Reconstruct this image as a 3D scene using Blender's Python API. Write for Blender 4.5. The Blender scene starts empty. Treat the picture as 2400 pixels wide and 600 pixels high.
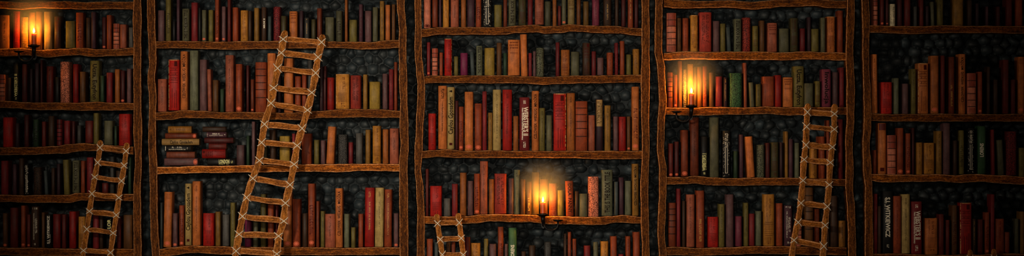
import bpy, bmesh, math, random
import numpy as np
from mathutils import Vector, Matrix

random.seed(7)
S = 0.0025                 # metres for one unit of the measured plan (2400 wide, 600 high)
CAM_D = 20.0
scene = bpy.context.scene
COL = scene.collection


def PX(x): return x * S
def PZ(y): return (600.0 - y) * S


def lin(c):
    out = []
    for v in c:
        v /= 255.0
        out.append(v / 12.92 if v <= 0.04045 else ((v + 0.055) / 1.055) ** 2.4)
    return tuple(out)


# ------------------------------------------------------------------ materials
def new_mat(name):
    m = bpy.data.materials.new(name)
    m.use_nodes = True
    nt = m.node_tree
    return m, nt, nt.nodes['Principled BSDF']


def N(nt, t, **kw):
    n = nt.nodes.new(t)
    for k, v in kw.items():
        setattr(n, k, v)
    return n


def ramp(nt, stops):
    r = N(nt, 'ShaderNodeValToRGB')
    e = r.color_ramp.elements
    e[0].position, e[0].color = stops[0][0], (*stops[0][1], 1)
    e[1].position, e[1].color = stops[-1][0], (*stops[-1][1], 1)
    for p, c in stops[1:-1]:
        q = e.new(p)
        q.color = (*c, 1)
    return r


def g3(v): return (v, v, v)


def cover_mat(name, woven=False, rough=0.55):
    m, nt, b = new_mat(name)
    L = nt.links.new
    tc = N(nt, 'ShaderNodeTexCoord')
    oi = N(nt, 'ShaderNodeObjectInfo')
    add = N(nt, 'ShaderNodeVectorMath', operation='ADD')
    L(tc.outputs['Object'], add.inputs[0])
    sc = N(nt, 'ShaderNodeVectorMath', operation='SCALE')
    sc.inputs[0].default_value = (7.0, 3.0, 11.0)
    L(oi.outputs['Random'], sc.inputs['Scale'])
    L(sc.outputs[0], add.inputs[1])
    at = N(nt, 'ShaderNodeAttribute', attribute_name='tint')
    # blotches, streaks along the spine, fine cloth grain
    n1 = N(nt, 'ShaderNodeTexNoise'); n1.inputs['Scale'].default_value = 22; n1.inputs['Detail'].default_value = 6
    n1.inputs['Roughness'].default_value = 0.65
    L(add.outputs[0], n1.inputs['Vector'])
    mp = N(nt, 'ShaderNodeMapping'); mp.inputs['Scale'].default_value = (260, 60, 14)
    L(add.outputs[0], mp.inputs['Vector'])
    n2 = N(nt, 'ShaderNodeTexNoise'); n2.inputs['Scale'].default_value = 1; n2.inputs['Detail'].default_value = 3
    L(mp.outputs[0], n2.inputs['Vector'])
    n3 = N(nt, 'ShaderNodeTexNoise'); n3.inputs['Scale'].default_value = 420; n3.inputs['Detail'].default_value = 2
    L(add.outputs[0], n3.inputs['Vector'])
    r1 = ramp(nt, [(0.3, g3(0.62)), (0.7, g3(1.22))]); L(n1.outputs['Fac'], r1.inputs[0])
    r2 = ramp(nt, [(0.3, g3(0.72)), (0.7, g3(1.18))]); L(n2.outputs['Fac'], r2.inputs[0])
    r3 = ramp(nt, [(0.35, g3(0.75)), (0.65, g3(1.15))]); L(n3.outputs['Fac'], r3.inputs[0])
    prev = at.outputs['Color']
    for r in (r1, r2, r3):
        mx = N(nt, 'ShaderNodeMix', data_type='RGBA', blend_type='MULTIPLY')
        mx.inputs['Factor'].default_value = 1
        L(prev, mx.inputs[6]); L(r.outputs[0], mx.inputs[7])
        prev = mx.outputs[2]
    if woven:
        mv = N(nt, 'ShaderNodeMapping'); mv.inputs['Scale'].default_value = (165, 165, 165)
        mv.inputs['Rotation'].default_value = (0, math.radians(45), 0)
        L(tc.outputs['Object'], mv.inputs['Vector'])
        vo = N(nt, 'ShaderNodeTexVoronoi', feature='F1'); vo.inputs['Scale'].default_value = 1
        vo.inputs['Randomness'].default_value = 0.55
        L(mv.outputs[0], vo.inputs['Vector'])
        rv = ramp(nt, [(0.25, g3(1.5)), (0.6, g3(0.22))]); L(vo.outputs['Distance'], rv.inputs[0])
        mx = N(nt, 'ShaderNodeMix', data_type='RGBA', blend_type='MULTIPLY')
        mx.inputs['Factor'].default_value = 1
        L(prev, mx.inputs[6]); L(rv.outputs[0], mx.inputs[7])
        prev = mx.outputs[2]
    L(prev, b.inputs['Base Color'])
    b.inputs['Roughness'].default_value = rough
    b.inputs['Specular IOR Level'].default_value = 0.25
    bp = N(nt, 'ShaderNodeBump'); bp.inputs['Strength'].default_value = 0.35; bp.inputs['Distance'].default_value = 0.0006
    L(n3.outputs['Fac'], bp.inputs['Height']); L(bp.outputs[0], b.inputs['Normal'])
    return m


def plain_mat(name, rgb, rough=0.6, metal=0.0, spec=0.3, noise=None):
    m, nt, b = new_mat(name)
    if noise:
        tc = N(nt, 'ShaderNodeTexCoord')
        n = N(nt, 'ShaderNodeTexNoise'); n.inputs['Scale'].default_value = noise; n.inputs['Detail'].default_value = 4
        nt.links.new(tc.outputs['Object'], n.inputs['Vector'])
        c = lin(rgb)
        r = ramp(nt, [(0.3, tuple(v * 0.55 for v in c)), (0.7, tuple(min(1, v * 1.3) for v in c))])
        nt.links.new(n.outputs['Fac'], r.inputs[0])
        nt.links.new(r.outputs[0], b.inputs['Base Color'])
    else:
        b.inputs['Base Color'].default_value = (*lin(rgb), 1)
    b.inputs['Roughness'].default_value = rough
    b.inputs['Metallic'].default_value = metal
    b.inputs['Specular IOR Level'].default_value = spec
    return m


def wood_mat(name, axis, dark, mid, light, bump=0.0016):
    m, nt, b = new_mat(name)
    L = nt.links.new
    tc = N(nt, 'ShaderNodeTexCoord')
    oi = N(nt, 'ShaderNodeObjectInfo')
    sc = N(nt, 'ShaderNodeVectorMath', operation='SCALE'); sc.inputs[0].default_value = (5, 9, 13)
    L(oi.outputs['Random'], sc.inputs['Scale'])
    add = N(nt, 'ShaderNodeVectorMath', operation='ADD')
    L(tc.outputs['Object'], add.inputs[0]); L(sc.outputs[0], add.inputs[1])
    s1 = (16, 90, 90) if axis == 'x' else (90, 90, 16)
    s2 = (90, 330, 330) if axis == 'x' else (330, 330, 90)
    m1 = N(nt, 'ShaderNodeMapping'); m1.inputs['Scale'].default_value = s1; L(add.outputs[0], m1.inputs['Vector'])
    n1 = N(nt, 'ShaderNodeTexNoise'); n1.inputs['Scale'].default_value = 1; n1.inputs['Detail'].default_value = 5
    n1.inputs['Distortion'].default_value = 0.6
    L(m1.outputs[0], n1.inputs['Vector'])
    m2 = N(nt, 'ShaderNodeMapping'); m2.inputs['Scale'].default_value = s2; L(add.outputs[0], m2.inputs['Vector'])
    n2 = N(nt, 'ShaderNodeTexNoise'); n2.inputs['Scale'].default_value = 1; n2.inputs['Detail'].default_value = 3
    L(m2.outputs[0], n2.inputs['Vector'])
    mm = N(nt, 'ShaderNodeMix', data_type='FLOAT'); mm.inputs[0].default_value = 0.55
    L(n1.outputs['Fac'], mm.inputs[2]); L(n2.outputs['Fac'], mm.inputs[3])
    r = ramp(nt, [(0.36, lin(dark)), (0.5, lin(mid)), (0.64, lin(light))])
    L(mm.outputs[0], r.inputs[0])
    at = N(nt, 'ShaderNodeAttribute', attribute_name='tint')
    mx = N(nt, 'ShaderNodeMix', data_type='RGBA', blend_type='MULTIPLY'); mx.inputs['Factor'].default_value = 1
    L(r.outputs[0], mx.inputs[6]); L(at.outputs['Color'], mx.inputs[7])
    L(mx.outputs[2], b.inputs['Base Color'])
    b.inputs['Roughness'].default_value = 0.7
    b.inputs['Specular IOR Level'].default_value = 0.08
    bp = N(nt, 'ShaderNodeBump'); bp.inputs['Strength'].default_value = 0.8; bp.inputs['Distance'].default_value = bump
    L(mm.outputs[0], bp.inputs['Height']); L(bp.outputs[0], b.inputs['Normal'])
    return m


M_COVER = cover_mat('cloth_cover')
M_WOVEN = cover_mat('woven_cover', woven=True, rough=0.65)
M_PAGES = plain_mat('aged_paper', (120, 95, 60), 0.8, noise=300)
M_INK = plain_mat('dark_ink', (20, 8, 5), 0.8, spec=0.1)
M_GOLD = plain_mat('gold_ink', (205, 150, 65), 0.5)
M_WHITE = plain_mat('pale_ink', (235, 220, 195), 0.6)
M_YELLOW = plain_mat('yellow_ink', (225, 215, 140), 0.6)
M_SEAL = plain_mat('orange_seal', (215, 95, 60), 0.6)
M_REDINK = plain_mat('red_ink', (66, 9, 6), 0.7, spec=0.1)
M_WORN = plain_mat('worn_cloth_edge', (205, 150, 95), 0.8, noise=120)
INKS = dict(ink=M_INK, gold=M_GOLD, white=M_WHITE, yellow=M_YELLOW, seal=M_SEAL, red=M_REDINK)

WOOD_X = wood_mat('rough_shelf_wood', 'x', (36, 13, 2), (100, 50, 9), (168, 92, 26))
WOOD_Z = wood_mat('rough_upright_wood', 'z', (30, 12, 3), (80, 41, 11), (134, 75, 26))
WOOD_EDGE = wood_mat('worn_edge_highlight', 'x', (112, 62, 30), (190, 124, 72), (236, 172, 118), 0.0008)  # pale worn wood, with the bevel highlight painted into its colour
LAD_Z = wood_mat('ladder_rail_wood', 'z', (52, 25, 6), (132, 76, 24), (192, 118, 46))
LAD_X = wood_mat('ladder_rung_wood', 'x', (52, 24, 6), (132, 74, 24), (192, 116, 46))
M_CORD = plain_mat('pale_cord', (232, 216, 194), 0.8, noise=400)
M_IRON = plain_mat('black_iron', (14, 12, 11), 0.45, metal=0.6, spec=0.5, noise=200)


def stone_mat():
    m, nt, b = new_mat('dark_river_stone')
    L = nt.links.new
    at = N(nt, 'ShaderNodeAttribute', attribute_name='tint')
    tc = N(nt, 'ShaderNodeTexCoord')
    n1 = N(nt, 'ShaderNodeTexNoise'); n1.inputs['Scale'].default_value = 55; n1.inputs['Detail'].default_value = 8
    n1.inputs['Roughness'].default_value = 0.7
    L(tc.outputs['Object'], n1.inputs['Vector'])
    r = ramp(nt, [(0.3, g3(0.6)), (0.72, g3(1.5))]); L(n1.outputs['Fac'], r.inputs[0])
    mx = N(nt, 'ShaderNodeMix', data_type='RGBA', blend_type='MULTIPLY'); mx.inputs['Factor'].default_value = 1
    L(at.outputs['Color'], mx.inputs[6]); L(r.outputs[0], mx.inputs[7])
    L(mx.outputs[2], b.inputs['Base Color'])
    b.inputs['Roughness'].default_value = 0.55
    b.inputs['Specular IOR Level'].default_value = 0.35
    bp = N(nt, 'ShaderNodeBump'); bp.inputs['Strength'].default_value = 0.5; bp.inputs['Distance'].default_value = 0.002
    L(n1.outputs['Fac'], bp.inputs['Height']); L(bp.outputs[0], b.inputs['Normal'])
    return m


M_STONE = stone_mat()
M_FLOOR = wood_mat('floor_boards', 'x', (30, 15, 7), (60, 32, 14), (92, 52, 24))


# ------------------------------------------------------------------ helpers
class MB:
    """collects vertices and faces; builds one mesh"""
    def __init__(self):
        self.v, self.f, self.t, self.mi, self.sm = [], [], [], [], []

    def add(self, verts, faces, tint=(1, 1, 1), mi=0, smooth=True):
        o = len(self.v)
        self.v += [tuple(p) for p in verts]
        for f in faces:
            self.f.append([i + o for i in f]); self.t.append(tint); self.mi.append(mi); self.sm.append(smooth)

    def mesh(self, name, mats, sharp=None):
        me = bpy.data.meshes.new(name)
        me.from_pydata(self.v, [], self.f)
        a = me.attributes.new('tint', 'FLOAT_COLOR', 'FACE')
        a.data.foreach_set('color', np.array([(*t, 1.0) for t in self.t], dtype=np.float32).ravel())
        me.polygons.foreach_set('material_index', np.array(self.mi, dtype=np.int32))
        me.polygons.foreach_set('use_smooth', np.array(self.sm, dtype=bool))
        for m in mats:
            me.materials.append(m)
        if sharp:
            me.set_sharp_from_angle(angle=math.radians(sharp))
        me.update()
        return me

    def build(self, name, mats, parent=None, sharp=None):
        if not isinstance(mats, (list, tuple)):
            mats = [mats]
        o = bpy.data.objects.new(name, self.mesh(name, mats, sharp))
        COL.objects.link(o)
        o.parent = parent
        return o


def empty(name, loc, rot=(0, 0, 0)):
    o = bpy.data.objects.new(name, None)
    o.empty_display_size = 0.03
    o.location = loc
    o.rotation_euler = rot
    COL.objects.link(o)
    return o


def tag(o, label, cat, group=None, kind=None):
    o['label'] = label
    o['category'] = cat
    if group: o['group'] = group
    if kind: o['kind'] = kind


def interp(pts, x):
    if x <= pts[0][0]: return pts[0][1]
    for (x0, y0), (x1, y1) in zip(pts, pts[1:]):
        if x <= x1:
            t = (x - x0) / (x1 - x0)
            t = t * t * (3 - 2 * t)
            return y0 + (y1 - y0) * t
    return pts[-1][1]


def tube(mb, pts, r, n=8, tint=(1, 1, 1), cap=True, mi=0):
    pts = [Vector(p) for p in pts]
    rs = r if isinstance(r, (list, tuple)) else [r] * len(pts)
    rings = []
    up = Vector((0, 0, 1))
    for i, p in enumerate(pts):
        d = (pts[min(i + 1, len(pts) - 1)] - pts[max(i - 1, 0)]).normalized()
        a = d.cross(up)
        if a.length < 1e-3: a = d.cross(Vector((1, 0, 0)))
        a.normalize()
        b = d.cross(a).normalized()
        rings.append([p + (a * math.cos(2 * math.pi * k / n) + b * math.sin(2 * math.pi * k / n)) * rs[i] for k in range(n)])
    vs = [q for ring in rings for q in ring]
    fs = []
    for i in range(len(pts) - 1):
        for k in range(n):
            fs.append([i * n + k, i * n + (k + 1) % n, (i + 1) * n + (k + 1) % n, (i + 1) * n + k])
    if cap:
        fs.append(list(range(n))[::-1]); fs.append([(len(pts) - 1) * n + k for k in range(n)])
    mb.add(vs, fs, tint, mi)


def lathe(mb, prof, n=20, c=(0, 0, 0), sy=1.0, tint=(1, 1, 1), mi=0):
    vs, fs = [], []
    for r, z in prof:
        for k in range(n):
            a = 2 * math.pi * k / n
            vs.append((c[0] + r * math.cos(a), c[1] + r * sy * math.sin(a), c[2] + z))
    for i in range(len(prof) - 1):
        for k in range(n):
            fs.append([i * n + k, i * n + (k + 1) % n, (i + 1) * n + (k + 1) % n, (i + 1) * n + k])
    fs.append(list(range(n))[::-1]); fs.append([(len(prof) - 1) * n + k for k in range(n)])
    mb.add(vs, fs, tint, mi)


# ------------------------------------------------------------------ the setting
def make_wall():
    x0, x1, z0, z1, st = -0.35, 6.35, -0.12, 1.72, 0.0062
    xs = np.arange(x0, x1, st); zs = np.arange(z0, z1, st)
    nx, nz = len(xs), len(zs)
    rng = np.random.default_rng(4)
    cx, cz = 0.064, 0.054
    ni, nj = int((x1 - x0) / cx) + 4, int((z1 - z0) / cz) + 4
    jx = rng.uniform(-0.34, 0.34, (ni, nj)); jz = rng.uniform(-0.3, 0.3, (ni, nj))
    dep = rng.uniform(-0.006, 0.006, (ni, nj)); ton = rng.uniform(0.55, 1.5, (ni, nj)); hue = rng.uniform(0, 1, (ni, nj))
    X, Z = np.meshgrid(xs, zs)
    J = np.floor((Z - z0) / cz).astype(int) + 1
    d1 = np.full(X.shape, 9.0); d2 = np.full(X.shape, 9.0)
    bi = np.zeros(X.shape, int); bj = np.zeros(X.shape, int)
    for dj in (-1, 0, 1):
        j = np.clip(J + dj, 0, nj - 1)
        off = np.where(j % 2 == 0, 0.5, 0.0)
        I = np.floor((X - x0) / cx - off).astype(int) + 1
        for di in (-1, 0, 1, 2):
            i = np.clip(I + di, 0, ni - 1)
            sx = x0 + (i - 1 + 0.5 + off + jx[i, j]) * cx
            sz = z0 + (j - 1 + 0.5 + jz[i, j]) * cz
            d = np.sqrt((X - sx) ** 2 + ((Z - sz) * 1.12) ** 2)
            nearer = d < d1
            d2 = np.where(nearer, d1, np.minimum(d2, d))
            bi = np.where(nearer, i, bi); bj = np.where(nearer, j, bj)
            d1 = np.where(nearer, d, d1)
    ed = (d2 - d1) * 0.5
    e = np.clip((ed - 0.0018) / 0.015, 0, 1)
    h = 0.042 * np.minimum(np.sqrt(np.clip(1 - (1 - e) ** 2, 0, 1)), np.sqrt(np.clip(1 - (d1 / 0.039) ** 2, 0, 1))) + dep[bi, bj] * e
    Y = 0.272 - h
    verts = np.stack([X, Y, Z], -1).reshape(-1, 3)
    idx = np.arange(nx * nz).reshape(nz, nx)
    faces = np.stack([idx[:-1, :-1], idx[:-1, 1:], idx[1:, 1:], idx[1:, :-1]], -1).reshape(-1, 4)
    me = bpy.data.meshes.new('wall_back')
    nv = len(verts)
    # slab behind carries the wall to floor and ceiling height
    sl = [(-0.6, 0.268, -0.55), (6.6, 0.268, -0.55), (6.6, 0.268, 2.2), (-0.6, 0.268, 2.2),
          (-0.6, 0.42, -0.55), (6.6, 0.42, -0.55), (6.6, 0.42, 2.2), (-0.6, 0.42, 2.2)]
    V = np.concatenate([verts, np.array(sl)])
    F = [tuple(f) for f in faces.tolist()] + [tuple(nv + k for k in q) for q in
        ((0, 1, 2, 3), (5, 4, 7, 6), (0, 3, 7, 4), (1, 5, 6, 2), (3, 2, 6, 7), (0, 4, 5, 1))]
    me.from_pydata(V.tolist(), [], F)
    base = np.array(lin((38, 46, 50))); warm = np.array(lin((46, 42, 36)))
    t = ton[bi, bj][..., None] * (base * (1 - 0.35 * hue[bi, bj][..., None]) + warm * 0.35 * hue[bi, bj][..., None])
    gap_shade = ((h - dep[bi, bj] * e) < 0.009)[..., None]
    t = np.where(gap_shade, np.array(lin((14, 14, 14))), t)      # shade in the gaps between stones, painted into the tint
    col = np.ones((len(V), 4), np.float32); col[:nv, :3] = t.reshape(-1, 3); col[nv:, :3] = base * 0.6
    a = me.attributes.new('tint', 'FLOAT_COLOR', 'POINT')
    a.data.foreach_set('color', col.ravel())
    me.polygons.foreach_set('use_smooth', np.ones(len(F), bool))
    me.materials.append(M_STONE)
    o = bpy.data.objects.new('wall_back', me)
    COL.objects.link(o)
    o['kind'] = 'structure'
    tag(o, 'dark wall of rounded grey stones behind the bookcases', 'wall', kind='structure')


make_wall()
fl = MB()
vs = [(-0.6, -4.0, -0.6), (6.6, -4.0, -0.6), (6.6, 0.42, -0.6), (-0.6, 0.42, -0.6)]
fl.add(vs + [(x, y, -0.552) for x, y, z in vs], [[0, 3, 2, 1], [4, 5, 6, 7], [0, 1, 5, 4], [1, 2, 6, 5], [2, 3, 7, 6], [3, 0, 4, 7]], smooth=False)
fo = fl.build('floor', M_FLOOR)
tag(fo, 'dark timber floor in front of the bookcases', 'floor', kind='structure')
FLOOR_Z = -0.552
DEPTH = 0.222              # depth of the bookcases

# ------------------------------------------------------------------ bookcases
def wobble(k, x):
    return 0.7 * math.sin(x * 0.071 + k) + 0.45 * math.sin(x * 0.193 + 2.1 * k) + 0.3 * math.sin(x * 0.41 + 3.7 * k)


def plank_h(name, top, bot, xa, xb, parent, k, yf=0.0, yb=DEPTH, tint=1.0):
    """horizontal board with a wavy hand-hewn outline; plan units in, metres out"""
    n = max(6, int((xb - xa) / 5))
    ch = 0.0034
    mb = MB()
    rows = []
    for i in range(n + 1):
        x = xa + (xb - xa) * i / n
        zt = PZ(interp(top, x) + 0.5 * wobble(k, x)); zb = PZ(interp(bot, x) + 0.6 * wobble(k + 5, x))
        X = PX(x)
        fw = 0.0014 * math.sin(x * 0.13 + k) + 0.001 * math.sin(x * 0.37 + k)
        rows.append([(X, yb, zb), (X, yf + ch + fw, zb), (X, yf + fw, zb + ch), (X, yf + fw * 0.6, (zb + zt) / 2),
                     (X, yf + fw, zt - ch), (X, yf + ch + fw, zt), (X, yb, zt)])
    m = 7
    vs = [p for r in rows for p in r]
    for i in range(n):
        for j in range(m):
            a, b = i * m + j, i * m + (j + 1) % m
            edge = j in (1, 4)
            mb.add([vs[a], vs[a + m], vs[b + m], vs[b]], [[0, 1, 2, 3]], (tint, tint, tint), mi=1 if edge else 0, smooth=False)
    mb.add(rows[0], [[0, 1, 2, 3, 4, 5, 6]], smooth=False)
    mb.add(rows[-1], [[6, 5, 4, 3, 2, 1, 0]], smooth=False)
    me_ob = mb.build(name, [WOOD_X, WOOD_EDGE], parent)
    weld(me_ob)
    return me_ob


def weld(o):
    bm = bmesh.new(); bm.from_mesh(o.data)
    bmesh.ops.remove_doubles(bm, verts=bm.verts, dist=1e-6)
    bmesh.ops.recalc_face_normals(bm, faces=bm.faces)
    bm.to_mesh(o.data); bm.free()


def plank_v(name, left, right, parent, k, yf=-0.012, yb=0.11, ya=-160, yb_px=822):
    n = 170
    ch = 0.0034
    mb = MB()
    rows = []
    for i in range(n + 1):
        y = ya + (yb_px - ya) * i / n
        Z = max(FLOOR_Z + 0.0005, PZ(y))
        xl = PX(interp(left, y) + 0.5 * wobble(k, y)); xr = PX(interp(right, y) + 0.5 * wobble(k + 4, y))
        fw = 0.0014 * math.sin(y * 0.11 + k) + 0.001 * math.sin(y * 0.31 + k)
        rows.append([(xl, yb, Z), (xl, yf + ch + fw, Z), (xl + ch, yf + fw, Z), ((xl + xr) / 2, yf + fw * 0.6, Z),
                     (xr - ch, yf + fw, Z), (xr, yf + ch + fw, Z), (xr, yb, Z)])
    m = 7
    vs = [p for r in rows for p in r]
    for i in range(n):
        for j in range(m):
            a, b = i * m + j, i * m + (j + 1) % m
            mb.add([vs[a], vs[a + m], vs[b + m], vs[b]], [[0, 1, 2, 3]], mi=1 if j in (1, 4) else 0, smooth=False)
    mb.add(rows[0], [[0, 1, 2, 3, 4, 5, 6]], smooth=False)
    mb.add(rows[-1], [[6, 5, 4, 3, 2, 1, 0]], smooth=False)
    o = mb.build(name, [WOOD_Z, WOOD_EDGE], parent)
    weld(o)
    return o


def off(pts, d): return [(x, y + d) for x, y in pts]
def rev(pairs): return [(y, a) for y, a, b in pairs], [(y, b) for y, a, b in pairs]


UP = {  # y: left edge, right edge
 'A0': [(0, -62, -42), (200, -60, -40), (400, -63, -43), (600, -61, -41)],
 'A1': [(0, 313, 331), (45, 312, 332), (110, 313.5, 331), (180, 313, 331), (230, 314, 331), (300, 313, 333), (380, 317, 332), (450, 313, 330), (520, 313, 331), (600, 314, 332)],
 'B0': [(0, 345, 363), (60, 346, 364), (110, 349, 366), (150, 350, 367), (180, 346, 363), (230, 350, 367), (290, 349, 365), (340, 348, 366), (400, 351, 369), (480, 352, 369), (540, 353, 371), (600, 357, 375)],
 'B1': [(0, 930, 948), (20, 931, 948), (45, 934, 951), (70, 935, 953), (105, 935, 952), (190, 936, 954), (240, 938, 955), (300, 937, 957), (340, 939, 958), (380, 936, 955), (450, 936, 956), (600, 937, 957)],
 'C0': [(0, 972, 987), (70, 973, 988), (100, 972, 988), (130, 972, 989), (160, 975, 992), (200, 979, 996), (230, 978, 996), (300, 975, 992), (350, 972, 990), (400, 972, 987), (440, 976, 992), (500, 978, 995), (600, 977, 995)],
 'C1': [(0, 1504, 1521), (60, 1504, 1522), (120, 1504, 1522), (200, 1502, 1523), (260, 1503, 1521), (350, 1505, 1522), (440, 1501, 1519), (500, 1502, 1520), (600, 1505, 1522)],
 'D0': [(0, 1536, 1553), (60, 1535, 1552), (120, 1534, 1552), (160, 1541, 1558), (200, 1543, 1560), (240, 1545, 1562), (290, 1541, 1558), (350, 1540, 1556), (400, 1545, 1562), (450, 1545, 1562), (490, 1543, 1560), (550, 1541, 1558), (600, 1545, 1562)],
 'D1': [(0, 1985, 2003), (60, 1984, 2002), (120, 1982, 1999), (200, 1984, 2003), (280, 1984, 2002), (330, 1981, 1998), (400, 1982, 2000), (440, 1981, 1999), (490, 1985, 2003), (540, 1987, 2005), (600, 1988, 2006)],
 'E0': [(0, 2019, 2036), (60, 2021, 2038), (120, 2021, 2036), (160, 2022, 2037), (220, 2024, 2040), (260, 2024, 2042), (300, 2024, 2041), (340, 2021, 2038), (400, 2023, 2042), (440, 2027, 2044), (500, 2027, 2045), (600, 2027, 2046)],
 'E1': [(0, 2442, 2462), (200, 2444, 2463), (400, 2441, 2461), (600, 2443, 2463)],
}

# shelf boards: bay -> list of (top edge, bottom edge)
SH = {
 'A': [
  ([(0, 2), (60, 6), (100, 3), (150, 3), (200, 5), (260, 4), (312, 4)], [(0, 20), (50, 22), (100, 19), (150, 20), (190, 22), (230, 21), (312, 21)]),
  ([(0, 114), (50, 113), (90, 117), (150, 115), (190, 112), (230, 116), (270, 115), (312, 112)], [(0, 132), (60, 130), (115, 134), (150, 131), (185, 129), (220, 133), (270, 131), (312, 129)]),
  ([(0, 236), (60, 240), (120, 241), (180, 241), (230, 239), (260, 241), (312, 242)], [(0, 252), (30, 253), (70, 257), (150, 258), (200, 259), (312, 258)]),
  ([(0, 346), (80, 345), (130, 343), (160, 338), (200, 336), (225, 339), (312, 344)], [(0, 363), (60, 363), (100, 361), (150, 360), (185, 354), (230, 354), (312, 362)]),
  ([(0, 457), (60, 458), (160, 457), (180, 453), (210, 453), (312, 455)], [(0, 473), (80, 475), (160, 475), (190, 470), (312, 471)]),
  ([(0, 581), (60, 581), (120, 582), (180, 584), (312, 583)], [(0, 598), (100, 600), (312, 601)])],
 'B': [
  ([(360, -42), (600, -40), (940, -43)], [(360, -25), (600, -23), (940, -26)]),
  ([(368, 97), (420, 96), (470, 97), (500, 98), (560, 97), (640, 96), (770, 97), (820, 98), (870, 99), (900, 95), (937, 94)], [(368, 113), (420, 113), (540, 116), (640, 114), (800, 112), (850, 116), (937, 112)]),
  ([(367, 264), (400, 262), (430, 258), (470, 260), (520, 263), (600, 263), (660, 265), (740, 261), (800, 256), (880, 256), (937, 260)], [(367, 281), (400, 281), (430, 276), (480, 277), (540, 279), (620, 280), (690, 281), (760, 276), (840, 275), (937, 276)]),
  ([(368, 392), (410, 391), (470, 389), (540, 389), (590, 387), (640, 388), (700, 386), (780, 385), (860, 384), (937, 385)], [(368, 408), (420, 406), (500, 405), (580, 404), (700, 402), (800, 403), (860, 400), (937, 402)]),
  ([(372, 584), (400, 580), (450, 576), (500, 577), (550, 579), (650, 580), (750, 580), (800, 582), (830, 581), (860, 580), (937, 580)], [(372, 602), (450, 593), (550, 597), (750, 598), (937, 597)])],
 'C': [
  ([(985, -62), (1200, -60), (1505, -63)], [(985, -45), (1200, -43), (1505, -46)]),
  ([(995, 68), (1030, 64), (1100, 64), (1180, 64), (1215, 60), (1250, 58), (1275, 62), (1300, 61), (1335, 57), (1370, 60), (1440, 61), (1470, 65), (1502, 66)], [(995, 86), (1030, 81), (1180, 81), (1215, 77), (1260, 75), (1275, 79), (1310, 77), (1340, 73), (1400, 77), (1450, 78), (1480, 82), (1502, 84)]),
  ([(995, 180), (1010, 177), (1060, 178), (1100, 177), (1180, 177), (1230, 179), (1275, 181), (1330, 178), (1400, 177), (1502, 175)], [(995, 196), (1020, 194), (1160, 195), (1230, 195), (1275, 199), (1310, 196), (1440, 194), (1502, 193)]),
  ([(990, 354), (1010, 352), (1050, 350), (1085, 354), (1150, 353), (1240, 354), (1400, 354), (1502, 354)], [(990, 371), (1030, 367), (1070, 370), (1200, 370), (1300, 370), (1440, 373), (1502, 372)]),
  ([(995, 507), (1050, 508), (1090, 507), (1130, 503), (1170, 502), (1240, 504), (1290, 507), (1340, 508), (1400, 509), (1430, 507), (1460, 504), (1502, 509)], [(995, 524), (1060, 526), (1110, 523), (1150, 519), (1240, 521), (1290, 525), (1340, 526), (1410, 527), (1450, 521), (1502, 524)]),
  ([(990, 648), (1200, 646), (1502, 648)], [(990, 665), (1200, 664), (1502, 665)])],
 'D': [
  ([(1558, -2), (1640, 3), (1700, 1), (1760, 4), (1840, -1), (1900, -2), (1982, 2)], [(1558, 17), (1580, 19), (1640, 19), (1700, 17), (1760, 22), (1800, 19), (1840, 15), (1910, 14), (1940, 18), (1982, 19)]),
  ([(1558, 124), (1600, 121), (1650, 122), (1760, 121), (1830, 123), (1890, 121), (1940, 123), (1982, 124)], [(1558, 141), (1600, 139), (1760, 140), (1830, 141), (1890, 139), (1920, 139), (1982, 142)]),
  ([(1558, 252), (1620, 254), (1650, 251), (1760, 252), (1800, 250), (1850, 252), (1900, 251), (1982, 252)], [(1558, 268), (1620, 271), (1700, 269), (1800, 267), (1850, 270), (1982, 269)]),
  ([(1558, 415), (1600, 416), (1630, 412), (1665, 416), (1700, 418), (1780, 417), (1820, 417), (1982, 420)], [(1558, 432), (1600, 432), (1630, 430), (1665, 434), (1700, 435), (1820, 434), (1982, 436)]),
  ([(1558, 580), (1590, 579), (1640, 582), (1700, 580), (1780, 577), (1900, 578), (1985, 580)], [(1558, 598), (1640, 599), (1780, 595), (1985, 598)])],
 'E': [
  ([(2036, -102), (2200, -100), (2445, -103)], [(2036, -85), (2200, -83), (2445, -86)]),
  ([(2036, 60), (2100, 61), (2150, 62), (2200, 60), (2300, 61), (2445, 62)], [(2036, 76), (2100, 78), (2140, 80), (2200, 77), (2300, 77), (2445, 79)]),
  ([(2038, 266), (2100, 268), (2200, 267), (2300, 268), (2445, 267)], [(2038, 283), (2060, 284), (2200, 285), (2300, 284), (2445, 285)]),
  ([(2040, 408), (2070, 408), (2090, 410), (2200, 409), (2240, 411), (2270, 409), (2300, 409), (2340, 411), (2400, 415), (2445, 414)], [(2040, 424), (2070, 427), (2200, 425), (2240, 428), (2300, 426), (2340, 429), (2400, 433), (2445, 431)]),
  ([(2042, 595), (2100, 595), (2200, 598), (2300, 597), (2330, 595), (2400, 595), (2445, 596)], [(2042, 613), (2200, 615), (2445, 613)])],
}
SPAN = {'A': (-41.5, 312.5), 'B': (360, 939), 'C': (986, 1505), 'D': (1556, 1984), 'E': (2038, 2443.5)}
BAYLAB = {
 'A': ('leftmost rough timber bookcase, a lit candle on its top row', 'leftmost bookcase'),
 'B': ('rough timber bookcase with the longest rope-lashed ladder leaning on it', 'second bookcase'),
 'C': ('middle rough timber bookcase with a lit candle on its fourth row', 'middle bookcase'),
 'D': ('fourth rough timber bookcase with a candle at the end of its second row', 'fourth bookcase'),
 'E': ('rightmost rough timber bookcase, darkest of the five', 'rightmost bookcase')}
BOARD = {('B', 3): 1.75, ('D', 1): 1.2, ('C', 4): 1.05, ('D', 2): 0.85, ('B', 4): 0.95, ('E', 3): 1.15, ('A', 4): 0.85, ('D', 3): 0.8, ('E', 2): 0.65}   # board tones, some paler wood; bay B's brightest has lamp glow painted in
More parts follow.
